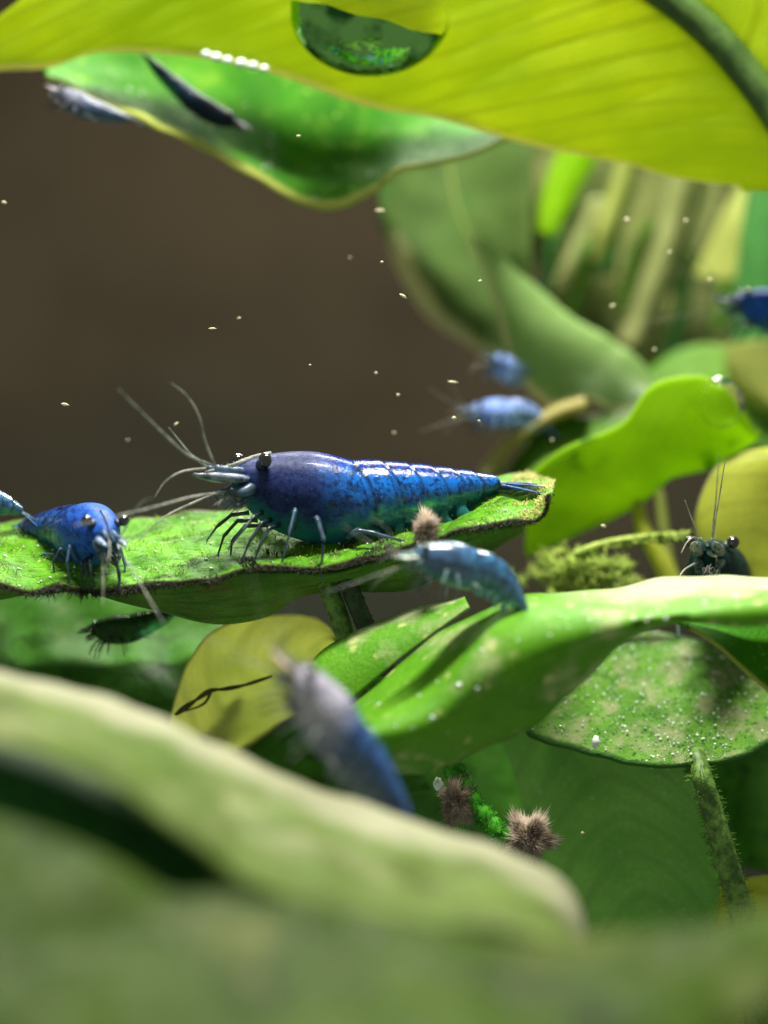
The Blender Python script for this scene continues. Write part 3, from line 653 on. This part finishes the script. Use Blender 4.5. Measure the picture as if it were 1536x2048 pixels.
BLUE = Pal('blue', s2l(16, 44, 168), s2l(14, 112, 206), s2l(4, 14, 60), s2l(44, 124, 124), s2l(40, 54, 102), s2l(96, 124, 150), clear=0.6)
BLUE2 = Pal('speckled_blue', s2l(40, 70, 150), s2l(40, 100, 180), s2l(10, 20, 50), s2l(60, 120, 150), s2l(44, 96, 196), s2l(84, 120, 150), speck=0.9)
PALEB = Pal('pale_blue', s2l(176, 200, 252), s2l(160, 190, 252), s2l(50, 80, 130), s2l(140, 170, 200), s2l(150, 180, 250), s2l(130, 170, 200), speck=0.4)
SLATE = Pal('slate', s2l(70, 84, 110), s2l(66, 90, 120), s2l(24, 32, 50), s2l(90, 110, 120), s2l(120, 124, 140), s2l(120, 130, 140), speck=0.6, gloss=-0.6)
INK = Pal('ink', s2l(18, 34, 48), s2l(22, 44, 58), s2l(6, 12, 20), s2l(20, 46, 44), s2l(16, 28, 40), s2l(24, 40, 40), speck=0.6, gloss=-1.0)
DIM = Pal('silhouette_green', s2l(50, 86, 32), s2l(50, 88, 34), s2l(34, 60, 22), s2l(60, 104, 40), s2l(46, 80, 32), s2l(40, 68, 26), clear=0.8, speck=0.4, gloss=-1.0)  # see-through dark greens imitate a shrimp's shadow on a leaf
TEAL = Pal('teal', s2l(30, 66, 70), s2l(34, 76, 76), s2l(10, 26, 30), s2l(30, 70, 66), s2l(26, 58, 60), s2l(130, 160, 150), speck=0.6)
GREYB = Pal('grey_blue', s2l(60, 104, 170), s2l(56, 100, 160), s2l(30, 44, 76), s2l(140, 150, 150), s2l(186, 182, 200), s2l(170, 176, 176), speck=0.5)
CYAN = Pal('teal_blue', s2l(60, 110, 170), s2l(60, 128, 176), s2l(20, 54, 86), s2l(110, 160, 156), s2l(70, 104, 140), s2l(150, 190, 186), clear=0.75, speck=0.5, gloss=1.0)

STATIONS = [  # x, top, bottom, half width, band (dark rim)
    (452, 942, 962, 8, 0), (466, 931, 988, 26, 0), (488, 921, 1016, 42, 0), (520, 910, 1046, 56, 0), (560, 904, 1068, 67, 0), (600, 901, 1082, 76, 0), (640, 902, 1090, 81, 0),
    (680, 909, 1090, 81, 0), (712, 916, 1084, 79, 0), (720, 919, 1080, 78, .6),
    (724.8, 918.7, 1076.7, 75.7, 0.90), (731.0, 917.9, 1076.6, 76.2, 0.15), (755.6, 918.0, 1071.1, 74.2, 0.00), (772.4, 917.8, 1067.5, 73.0, 0.00), (777.2, 917.8, 1066.5, 72.7, 0.45), (780.5, 920.6, 1061.3, 69.0, 0.90), (786.0, 920.2, 1061.6, 69.6, 0.15), (808.0, 921.6, 1057.5, 68.0, 0.00), (823.0, 922.4, 1055.0, 67.2, 0.00), (827.2, 922.6, 1054.3, 66.9, 0.45), (830.3, 925.6, 1049.2, 63.3, 0.90), (835.4, 925.1, 1049.6, 64.0, 0.15), (855.6, 926.6, 1045.3, 62.0, 0.00), (869.4, 927.8, 1041.6, 59.9, 0.00), (873.3, 928.1, 1040.5, 59.3, 0.45),
    (876.0, 931.2, 1035.2, 55.5, 0.90), (880.4, 930.8, 1035.3, 55.7, 0.15), (898.0, 932.4, 1030.3, 52.9, 0.00), (910.0, 933.4, 1027.2, 51.2, 0.00), (913.4, 933.7, 1026.3, 50.7, 0.45), (915.8, 936.7, 1021.0, 46.8, 0.90), (919.8, 936.4, 1020.2, 46.8, 0.15), (935.6, 938.3, 1012.0, 42.8, 0.00), (946.4, 939.5, 1006.6, 40.2, 0.00), (949.5, 939.8, 1005.1, 39.5, 0.45), (952.0, 943.1, 999.6, 35.6, 0.90), (956.4, 943.0, 999.3, 35.7, 0.15), (974.0, 946.2, 993.1, 32.2, 0.00), (986.0, 948.2, 989.1, 30.1, 0.00), (989.4, 948.8, 988.0, 29.5, 0.45),
    (993, 955, 984, 25, .9), (999, 962, 980, 16, .8)]

def shrimp(label, u, v, y, pal, scale=1.0, yaw=0, tilt=0, roll=0, lat=((-300, 0), (300, 0)), vert=((-300, 0), (300, 0)), group='blue shrimp in the tank',
           main=False, feelers=True, legs=True, swim=True, slim=1.0):
    """head toward -X, back +Z, near side -Y in the straight pose; lat/vert bend the spine (degrees at x)"""
    k = K * scale
    def interp(tab, x):
        if x <= tab[0][0]: return tab[0][1]
        for (x0, a0), (x1, a1) in zip(tab, tab[1:]):
            if x <= x1:
                t = (x - x0) / (x1 - x0); t = t * t * (3 - 2 * t)
                return a0 + (a1 - a0) * t
        return tab[-1][1]
    fr = {}
    def frame(x):
        a, p = radians(interp(lat, x)), radians(interp(vert, x))
        d = Vector((cos(p) * cos(a), cos(p) * sin(a), sin(p)))
        nn = Vector((-sin(a), cos(a), 0)); return d, nn, d.cross(nn)
    step = 4; pos = {0: Vector((0, 0, 0))}
    for i in range(0, 300): pos[i + 1] = pos[i] + frame((i + .5) * step)[0] * step
    for i in range(0, -300, -1): pos[i - 1] = pos[i] - frame((i - .5) * step)[0] * step
    def F(q):
        x = max(-1190, min(1190, q[0])); i = math.floor(x / step); f = x / step - i
        c = pos[i].lerp(pos[i + 1], f); d, nn, up = frame(x)
        return (c + nn * q[1] + up * q[2]) * k
    def S(x, vv, yy=0.0): return Vector((x - 700, yy, 990 - vv))
    R = root('shrimp', P(u, v, y), label, 'shrimp', group)
    rot = Matrix.Rotation(radians(tilt), 3, 'Y') @ Matrix.Rotation(radians(yaw), 3, 'Z') @ Matrix.Rotation(radians(roll), 3, 'X')
    R.rotation_euler = rot.to_euler(); R.scale = (1.0, slim, slim)
    # body: one continuous shell
    b = MB(); SD = 28
    st = STATIONS
    for (x, top, bot, hw, bd) in st:
        zt, zb = 990 - top, 990 - bot; mid = zb + (zt - zb) * 0.56
        for i in range(SD):
            th = 2 * pi * i / SD
            c_, s_ = cos(th), sin(th)
            z = mid + (zt - mid) * c_ if c_ > 0 else mid + (mid - zb) * c_
            yy = hw * (abs(s_) ** 0.85) * (1 if s_ >= 0 else -1) * (1.0 if c_ > 0 else 1.0 - 0.30 * c_ * c_)
            sh_ = 0.30 * min(1.0, max(0.0, (x - 600) / 120)) * min(1.0, max(0.0, (1000 - x) / 60))
            b.add(F((x - 700 - sh_ * (z - mid) + (14 * s_ * s_ if 640 < x < 990 else 0), yy, z)), ((x - 440) / 560, 1 - abs(1 - 2 * i / SD) if False else min(i, SD - i) / (SD / 2)), bd)
    n = len(st)
    for i in range(n - 1):
        for j in range(SD):
            j2 = (j + 1) % SD
            b.f.append((i * SD + j, i * SD + j2, (i + 1) * SD + j2, (i + 1) * SD + j))
    b.f.append(tuple(range(SD))); b.f.append(tuple((n - 1) * SD + j for j in reversed(range(SD))))
    bo = b.build('body', pal.body, R)
    sub = bo.modifiers.new('smooth', 'SUBSURF'); sub.levels = 1; sub.render_levels = 1
    # rostrum: a thin toothed blade over the eyes
    b = MB()
    pts = catmull([S(540, 910), S(500, 917), S(450, 932), S(388, 945)], 12)
    b.tube(pts, [4 - 2.6 * i / 11 for i in range(12)], [7 - 5.6 * i / 11 for i in range(12)], 8, fn=F)
    for i in range(1, 9):
        p = pts[i]; b.spike(F(p + Vector((0, 0, 3))), F(p + Vector((-14, 0, 10))) - F(p + Vector((0, 0, 3))), 6 * k, 1.2 * k)
    b.build('rostrum', pal.feel if main else pal.limb, R)
    for sg in (-1, 1):
        b = MB(); b.tube(catmull([S(500, 942, sg * 20), S(498, 932, sg * 34), S(496, 926, sg * 42)], 5), [12, 12, 12, 12, 11], sides=10, fn=F)
        stalk_ = b.build('eye_stalk', pal.dleg, R)
        b = MB(); b.ball(S(496, 922, sg * 52), 15, 16, 15.5, 16, 12, fn=F)
        b.build('eye', BLK, stalk_)
        # antennal scale, antennule base, feelers
        b = MB(); pp = catmull([S(478, 958, sg * 20), S(440, 958, sg * 28), S(405, 954, sg * 29), S(372, 950, sg * 24)], 10)
        b.tube(pp, [7, 10, 12, 13, 13, 12, 11, 9, 6, 2], [5, 7, 8, 9, 9, 8, 7, 6, 4, 1], 10, fn=F)
        b.build('antennal_scale', pal.scale, R)
        b = MB(); pp = catmull([S(480, 944, sg * 10), S(455, 944, sg * 13), S(430, 942, sg * 14), S(402, 936, sg * 15)], 10)
        b.tube(pp, [9, 9, 8, 9.5, 7.5, 7, 8.2, 6, 5.5, 5], sides=10, fn=F)
        ab_ = b.build('antennule_base', pal.limb, R)
        b = MB()
        pp = catmull([S(484, 975, sg * 24), S(455, 985, sg * 26), S(425, 985, sg * 24)], 8)
        b.tube(pp, [13, 13, 12, 11, 10, 9, 7, 4], sides=10, fn=F)
        aa_ = b.build('antenna_base', pal.limb, R)
        if feelers:
            sets = ([[(402, 936), (372, 885), (352, 838), (318, 800), (276, 776)], [(398, 934), (330, 912), (280, 880), (222, 838), (160, 792)], [(425, 985), (340, 994), (220, 1020), (60, 1050)]] if sg < 0 else
                    [[(402, 936), (372, 912), (352, 886), (332, 858)], [(400, 938), (350, 945), (318, 965), (300, 995)], [(425, 988), (370, 1010), (320, 1035), (270, 1080)]])
            for si, pl in enumerate(sets):
                pp = catmull([S(x_, v_, sg * (15 + 10 * i + (8 if si == 2 else 0))) for i, (x_, v_) in enumerate(pl)], 26)
                b = MB(); b.tube(pp, [2.2 * (1 - i / 25) ** 0.7 + 0.7 for i in range(26)], sides=6, fn=F)
                b.build('antenna' if si == 2 else 'antennule', pal.feel, aa_ if si == 2 else ab_)
        if legs:
            chains = [  # a mouth limb, three folded front legs and three walking legs on each side
                [(470, 1000, 20), (444, 1012, 26), (430, 1000, 28), (420, 1014, 26)],
                [(505, 1025, 26), (476, 1034, 38), (446, 1062, 42), (420, 1094, 36)],
                [(525, 1040, 30), (492, 1046, 44), (462, 1082, 46), (446, 1122, 40)],
                [(545, 1050, 32), (508, 1056, 50), (480, 1092, 54), (470, 1126, 46)],
                [(575, 1058, 44), (572, 1020, 72), (548, 1066, 84), (530, 1120, 76)],
                [(640, 1068, 50), (622, 1036, 84), (634, 1080, 100), (628, 1152, 92)],
                [(690, 1074, 46), (706, 1060, 78), (740, 1066, 92), (800, 1082, 88)]]
            for ci, ch in enumerate(chains):
                sh = 0 if sg < 0 else random.Random(ci * 3 + 1).uniform(-14, 22)
                dz = 0 if sg < 0 else -14
                pp = []
                for i, (x_, v_, o_) in enumerate(ch):
                    pp.append(S(x_ + sh * (i / 3), v_ + dz * (i / 3), sg * o_))
                q = []
                rad = []
                for i in range(len(pp) - 1):
                    for t in (0, 0.12, 0.5, 0.88):
                        q.append(pp[i].lerp(pp[i + 1], t)); base = ((6.6, 5.0, 3.4)[i] if ci > 3 else (5.2, 4.0, 2.7)[i]) * (1 - (0.35 * t if i == 2 else 0.12 * t))
                        rad.append(base * (1.12 if t in (0, .88) else 0.92))
                q.append(pp[-1]); rad.append(1.6)
                b = MB(); b.tube(q, rad, sides=8, fn=F)
                tipd = (F(pp[-1]) - F(pp[-2])).normalized(); tp_ = F(pp[-1]) - tipd * 3 * k; e_ = tipd.orthogonal().normalized()
                for sgn in (-1, 1): b.spike(tp_, tipd + e_ * 0.4 * sgn, 11 * k, 1.5 * k)
                for h_ in range(10):
                    qq = q[4 + h_ % 8]; rnd_ = random.Random(h_ * 7 + ci)
                    b.spike(F(qq), Vector((rnd_.gauss(0, 1), rnd_.gauss(0, 1), rnd_.gauss(0, 1))), 9 * k, 0.7 * k)
                b.build('mouth_limb' if ci == 0 else 'leg', pal.dleg if ci in (1, 2, 3) else pal.limb, R)
        for i, xx in enumerate((750, 800, 848, 888, 924) if swim else ()):
            b = MB()
            v0 = (1058, 1050, 1040, 1026, 1010)[i]
            pp = catmull([S(xx, v0 - 14, sg * 34), S(xx - 4, v0 + 8, sg * 40), S(xx + 8, v0 + 28, sg * 40), S(xx + 32, v0 + 42, sg * 36)], 9)
            b.tube(pp, [5, 5, 5, 5, 4, 4, 3, 2, 1], [8, 9, 11, 13, 14, 14, 12, 9, 3], 10, up=(1, 0, 0), fn=F)
            b.build('swimmeret', pal.pad, R)
    # pale feathery bristles round the mouth
    b = MB(); rb_ = random.Random(12)
    for _ in range(70 if main else 24):
        p_ = S(rb_.uniform(425, 480), rb_.uniform(985, 1012), rb_.uniform(-26, 26))
        b.spike(F(p_), F(p_ + Vector((rb_.uniform(-20, -4), rb_.gauss(0, 6), rb_.uniform(-24, -6)))) - F(p_), rb_.uniform(14, 30) * k, 1.3 * k)
    b.build('mouth_bristles', pal.feel, R, kind='stuff')
    # tail fan
    for (dy, dz, ln) in ((0, 6, 92), (-26, 0, 104), (26, 0, 104), (-48, -14, 98), (48, -14, 98)):
        b = MB(); b0 = S(986, 970, dy * 0.25)
        tip = b0 + Vector((ln, dy, dz - 4))
        pp = [b0.lerp(tip, i / 9) + Vector((0, 0, 3 * sin(pi * i / 9))) for i in range(10)]
        b.tube(pp, [6, 8, 11, 14, 16, 17, 16.5, 15, 11, 4], [6, 5, 4, 3.5, 3, 2.5, 2, 1.8, 1.5, 1], 10, fn=F)
        b.build('tail_fan_blade', pal.fan, R)
    return R

main_shrimp = shrimp('largest deep blue shrimp in sharp focus, striding left on the mossy perch leaf', 700, 990, 0.0, BLUE, 1.0, 0, 0, 0,
       lat=((-230, 36), (-80, 9), (120, 6), (300, 4)), main=True)
shrimp('speckled blue shrimp at the left facing the lens, on the perch leaf', 160, 1062, 0.05, BLUE2, 0.72, 112, 0, 0, lat=((-150, 0), (0, 6), (200, 30)), vert=((-230, 20), (-60, 6), (200, -8)))
shrimp('bright blue shrimp tail cut off by the left edge', -128, 1000, 0.25, CYAN, 0.58, 8, 0, 0, vert=((-200, 0), (100, 0), (260, -30)))
shrimp('blurred teal-blue shrimp with pink highlights below the main shrimp tail', 945, 1132, -1.0, CYAN, 0.47, 0, 12, 0, lat=((-200, 16), (200, 0)), vert=((-200, 18), (0, 0), (200, -50)))
shrimp('dark teal shrimp head with one black eye peeking above the pale curved leaf', 1442, 1162, 0.85, TEAL, 0.84, 76, 0, 0, vert=((-230, -14), (-100, -8), (200, -4)))
shrimp('grey and blue out-of-focus shrimp climbing the foreground leaf', 690, 1472, -2.15, GREYB, 0.61, 0, 52, 0, lat=((-200, 8), (200, 0)), vert=((-230, 14), (-60, 4), (220, -8)))
shrimp('upper of two pale blurred shrimp on the hazy folded leaf', 1018, 738, 2.0, PALEB, 0.33, 60, 10, 0)
shrimp('lower of two pale blurred shrimp on the hazy folded leaf, feeler to the left', 1016, 822, 1.85, PALEB, 0.36, 25, -8, 0, vert=((-200, 0), (0, 0), (220, -50)))
shrimp('dark speckled blue shrimp cut off by the right edge', 1588, 622, 1.9, BLUE2, 0.55, 8, 0, 0)
shrimp('black slender shrimp crawling on the upper green leaf', 386, 198, 1.34, INK, 0.47, 180, -142 + 180, 0, vert=((-200, -16), (0, 0), (200, 4)), legs=False, feelers=False, swim=False, slim=0.55)
shrimp('slate grey blurred shrimp hanging at the tip of the upper green leaf', 178, 214, 1.2, SLATE, 0.32, 0, -18 + 38, 0, feelers=False, legs=True, swim=False, slim=0.85)
shrimp('dim shrimp shape standing for a shrimp shadow on the dark lower-left leaf', 262, 1252, 0.46, DIM, 0.34, 0, -14, 0, feelers=False, swim=False)  # shrimp shape put in where a shrimp's shadow shows on the leaf

# ------------------------------------------------------------------ bubbles
g = NT('air_bubble')
gl = g.n('ShaderNodeBsdfGlass'); gl.inputs['IOR'].default_value = 0.92; gl.inputs['Roughness'].default_value = 0.01
g.l(gl.outputs[0], g.out.inputs[0]); M_AIR = g.m
g = NT('clear_bubble')
gl = g.n('ShaderNodeBsdfGlass'); gl.inputs['IOR'].default_value = 0.90; gl.inputs['Roughness'].default_value = 0.05
g.l(gl.outputs[0], g.out.inputs[0]); M_SOFT = g.m
g = NT('drop_mirror')                      # the steep lower wall of the drop reflects totally, its reflected greens painted into a mirror tint
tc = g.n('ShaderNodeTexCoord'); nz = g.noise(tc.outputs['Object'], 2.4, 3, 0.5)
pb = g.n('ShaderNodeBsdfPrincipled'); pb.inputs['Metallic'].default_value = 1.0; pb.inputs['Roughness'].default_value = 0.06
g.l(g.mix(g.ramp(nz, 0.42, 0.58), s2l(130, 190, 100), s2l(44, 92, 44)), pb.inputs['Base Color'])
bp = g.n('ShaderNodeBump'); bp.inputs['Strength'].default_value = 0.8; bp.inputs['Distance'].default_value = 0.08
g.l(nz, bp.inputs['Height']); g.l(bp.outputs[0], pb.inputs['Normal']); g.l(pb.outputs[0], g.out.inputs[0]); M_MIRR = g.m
c = P(742, 20, 0.80)
DR = root('water_drop', c, 'large clear drop with dark green reflecting crescent on the yellow leaf', 'drop')
RX, RY, RZ = 0.60, 0.36, 0.49
b = MB(); b.ball((0, 0, 0), RX, RY, RZ, 44, 30); b.build('clear_dome', M_AIR, DR)
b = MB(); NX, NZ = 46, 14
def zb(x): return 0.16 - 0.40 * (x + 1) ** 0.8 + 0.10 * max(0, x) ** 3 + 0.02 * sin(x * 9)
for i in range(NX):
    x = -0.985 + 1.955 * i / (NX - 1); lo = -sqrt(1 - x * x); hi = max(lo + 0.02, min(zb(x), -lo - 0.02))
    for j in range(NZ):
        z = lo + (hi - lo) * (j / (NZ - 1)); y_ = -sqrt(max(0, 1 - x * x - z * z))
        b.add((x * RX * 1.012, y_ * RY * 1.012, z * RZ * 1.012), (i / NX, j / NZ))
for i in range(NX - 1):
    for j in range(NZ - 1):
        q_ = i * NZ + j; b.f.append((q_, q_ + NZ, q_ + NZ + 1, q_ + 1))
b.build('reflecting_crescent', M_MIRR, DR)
b = MB(); c = P(1442, 806, 1.05); b.ball((0, 0, 0), 0.17, 0.12, 0.19, 28, 20, lump=0.12)
o = b.build('air_bubble', M_SOFT); o.location = c; tag(o, 'small round bubble on the bright backlit leaf', 'bubble')
# little bright drops along the edge of the yellow leaf
for i, (u_, v_, r_) in enumerate(((412, 108, .03), (432, 114, .034), (455, 120, .03), (482, 126, .036), (505, 131, .032), (528, 137, .028))):
    b = MB(); b.ball((0, 0, 0), r_ * 1.3, r_, r_, 14, 10); o = b.build('air_bubble', M_BUB); o.location = P(u_, v_, 1.12)
    tag(o, ORD[i] + ' tiny bright bubble from the left in the row along the yellow leaf edge', 'bubble', 'bubbles on the leaf edge')

# ------------------------------------------------------------------ algae tufts, mossy stem, moss
def tuft(label, u, v, y, r, count, mat, squash=(1, 1, 1), seed=1):
    b = MB(); rd = random.Random(seed)
    b.ball((0, 0, 0), r * .45 * squash[0], r * .45 * squash[1], r * .45 * squash[2], 12, 8, lump=0.4)
    for _ in range(count):
        d = Vector((rd.gauss(0, 1), rd.gauss(0, 1), rd.gauss(0, 1))).normalized()
        cl = 0.80 + 0.8 * noise.noise(d * 1.7 + Vector((seed, 0, 0)))
        p = Vector((d.x * squash[0], d.y * squash[1], d.z * squash[2])) * r * .3
        e = Vector((d.x * squash[0], d.y * squash[1], d.z * squash[2])) * r * cl * rd.uniform(.65, 1.0)
        b.spike(p, e - p, (e - p).length, .0034, Vector((rd.gauss(0, .022), rd.gauss(0, .022), rd.gauss(0, .022))))
    o = b.build('algae_tuft', mat); o.location = P(u, v, y)
    return tag(o, label, 'algae', 'fuzzy algae tufts')
tuft('round brown fuzzy algae ball at the foot of the mossy stem', 1056, 1676, -0.05, 0.21, 9000, M_ALGB, (1.0, 0.9, 1.12), seed=2)
tuft('oval brown algae tuft with a white tip left of the mossy stem', 912, 1604, 0.0, 0.19, 8000, M_ALGB, (0.85, 0.8, 1.05), seed=3)
tuft('small brown algae tuft in front of the perch leaf edge near the tail', 852, 1062, -0.42, 0.12, 3600, M_ALGB, (0.8, 0.8, 1.3), seed=4)
b = MB(); b.ball((0, 0, 0), .035, .03, .045, 12, 9, lump=.5); o = b.build('air_bubble', M_BUB); o.location = P(876, 1568, -.12)
tag(o, 'tiny white bubble on the oval algae tuft', 'bubble')
b = MB(); b.ball((0, 0, 0), .03, .03, .045, 12, 9, lump=.5); o = b.build('air_bubble', M_BUB); o.location = P(1192, 1484, .0)
tag(o, 'single white bubble on the lower rim of the speckled leaf', 'bubble')
q = catmull(curve([(890, 1500, .1), (915, 1550, .06), (950, 1610, .02), (1000, 1668, -.02), (1030, 1710, 0)]), 24)
b = MB(); b.tube(q, [.07 + .01 * sin(i * 2) for i in range(24)], sides=10); rd = random.Random(8)
for _ in range(1800):
    i = rd.randrange(23); p = q[i].lerp(q[i + 1], rd.random()); d = Vector((rd.gauss(0, 1), rd.gauss(0, 1), rd.gauss(0, 1))).normalized()
    b.spike(p + d * .06, d, rd.uniform(.015, .05), .005)
tag(b.build('mossy_stem', simple_mat('moss_vivid', s2l(84, 190, 30), s2l(40, 120, 16), 16, 0.6, tw=0.25), None, q[-1]), 'short vivid green mossy stem between two brown algae balls', 'stem')

b = MB(); rd = random.Random(5)
for _ in range(90):
    c = P(rd.gauss(1165, 52), rd.gauss(1156, 26), rd.uniform(.9, 1.4)); b.ball(c, .025, .025, .02, 6, 4, lump=.5)
    for _ in range(40):
        d = Vector((rd.gauss(0, 1), rd.gauss(-.3, 1), rd.gauss(.4, 1))).normalized(); b.spike(c, d, rd.uniform(.04, .11), .008, Vector((rd.gauss(0, .02), 0, rd.gauss(0, .02))))
tag(b.build('moss_clump', M_MOSS, None, P(1165, 1160, .35)), 'lumpy yellow-green moss clump above the pale curved leaf', 'moss')
q = catmull(curve([(1150, 1110, .8), (1200, 1090, .8), (1260, 1078, .8), (1320, 1072, .8), (1372, 1070, .82)]), 40)
b = MB(); b.tube(q, [.035 - .015 * i / 39 for i in range(40)], sides=8)
for i in range(40):
    for sgn in (-1, -1, 1):
        d = Vector((rd.uniform(.4, .9), rd.gauss(-.3, .3), sgn * rd.uniform(.5, .9)))
        b.spike(q[i], d, rd.uniform(.06, .11) * (1 if sgn < 0 else .6), .014)
tag(b.build('moss_sprig', M_MOSS, None, q[0]), 'spiky horizontal moss sprig left of the peeking shrimp', 'moss')
# dark rootlet on the yellow leaf
q = catmull(curve([(350, 1430, .30), (385, 1405, .30), (420, 1382, .30), (450, 1378, .30), (490, 1370, .32), (545, 1352, .35)]), 30)
b = MB(); b.tube(q, [.010 + .014 * abs(sin(i * .45)) * (1 - i / 34) for i in range(30)], sides=8)
q2 = catmull([q[12], q[12] + Vector((-.06, 0, -.10)), q[12] + Vector((-.22, 0, -.16))], 10); b.tube(q2, [.014 - .001 * i for i in range(10)], sides=6)
tag(b.build('rootlet', simple_mat('rootlet_brown', s2l(74, 78, 34), s2l(30, 34, 14), 5, 0.7), None, q[0]), 'thin dark rootlet lying across the rounded yellow leaf', 'root')

# ------------------------------------------------------------------ drifting flecks
M_FLECK = simple_mat('fleck_pale', s2l(226, 220, 180), s2l(170, 168, 132), 14, 0.5, 0.4, transp=0.2)
FL = [(130, 809, 12, 5, -12), (352, 848, 8, 4, 35), (8, 405, 8, 5, -20), (597, 272, 7, 4, 0), (760, 421, 15, 4, 0), (806, 592, 12, 5, -32), (906, 764, 16, 4, -8), (796, 790, 5, 5, 0), (908, 836, 7, 6, 0),
      (788, 866, 4, 5, 0), (425, 657, 12, 3, 0), (478, 636, 6, 3, 10), (752, 746, 5, 4, 0), (958, 842, 5, 4, -30), (1254, 440, 9, 8, 0), (1372, 442, 7, 7, 0), (1309, 700, 5, 6, 0), (1207, 1052, 8, 5, -20),
      (960, 562, 6, 4, 20), (700, 515, 4, 3, 0), (764, 524, 5, 4, 0), (1225, 612, 9, 5, 30), (1104, 880, 5, 4, 0), (1165, 1666, 5, 5, 0), (255, 880, 4, 3, 0), (620, 730, 4, 3, 0), (1420, 560, 7, 5, 10), (1340, 505, 6, 5, 0)]
FLECK_LABELS = [
    'bright fleck at the left above the speckled shrimp',
    'slanted fleck beside the raised feelers of the main shrimp',
    'fleck touching the left edge high in the dark water',
    'fleck in front of the upper green leaf',
    'flat streak fleck right below the tip of the upper green leaf',
    'slanting streak fleck beside the murky dark leaf edge',
    'long flat streak fleck left of the pale blurred shrimp',
    'small round fleck above the middle of the main shrimp back',
    'round white fleck left of the lower pale shrimp',
    'faint tiny fleck just above the main shrimp back',
    'thin flat streak fleck in the open brown water',
    'tiny fleck just above right of the thin flat streak',
    'small fleck in open water above the main shrimp abdomen',
    'slanted fleck between the round fleck and the lower pale shrimp',
    'large blurred fleck in front of the olive stalks',
    'blurred fleck at the upper right of the olive stalks',
    'blurred fleck above the bright backlit leaf',
    'pale fleck in the gap under the bright backlit leaf',
    'fleck over the middle of the murky dark leaf',
    'faint speck in open water below the upper green leaf tip',
    'faint speck beside the left edge of the murky dark leaf',
    'slanted blurred fleck over the pale hazy lobe',
    'fleck on the upper margin of the bright backlit leaf',
    'lone speck in front of the smooth dark green leaf',
    'faint speck left of the raised feelers of the main shrimp',
    'faint speck straight above the main shrimp carapace',
    'blurred fleck beside the pale olive blade',
    'blurred fleck midway down the olive stalks',
]
for i, (u_, v_, a_, c_, ang) in enumerate(FL):
    b = MB(); b.ball((0, 0, 0), a_ * K * .62, c_ * K * .6, c_ * K * .6, 10, 7, lump=.6)
    o = b.build('drifting_fleck', M_FLECK); far = u_ > 1100 and v_ < 1000
    o.location = P(u_, v_, 0.9 if far else (-0.1, 0.3, -0.5, 0.1, 0.8)[i % 5]); o.rotation_euler = (0, radians(-ang), 0)
    tag(o, FLECK_LABELS[i], 'fleck', 'drifting flecks')
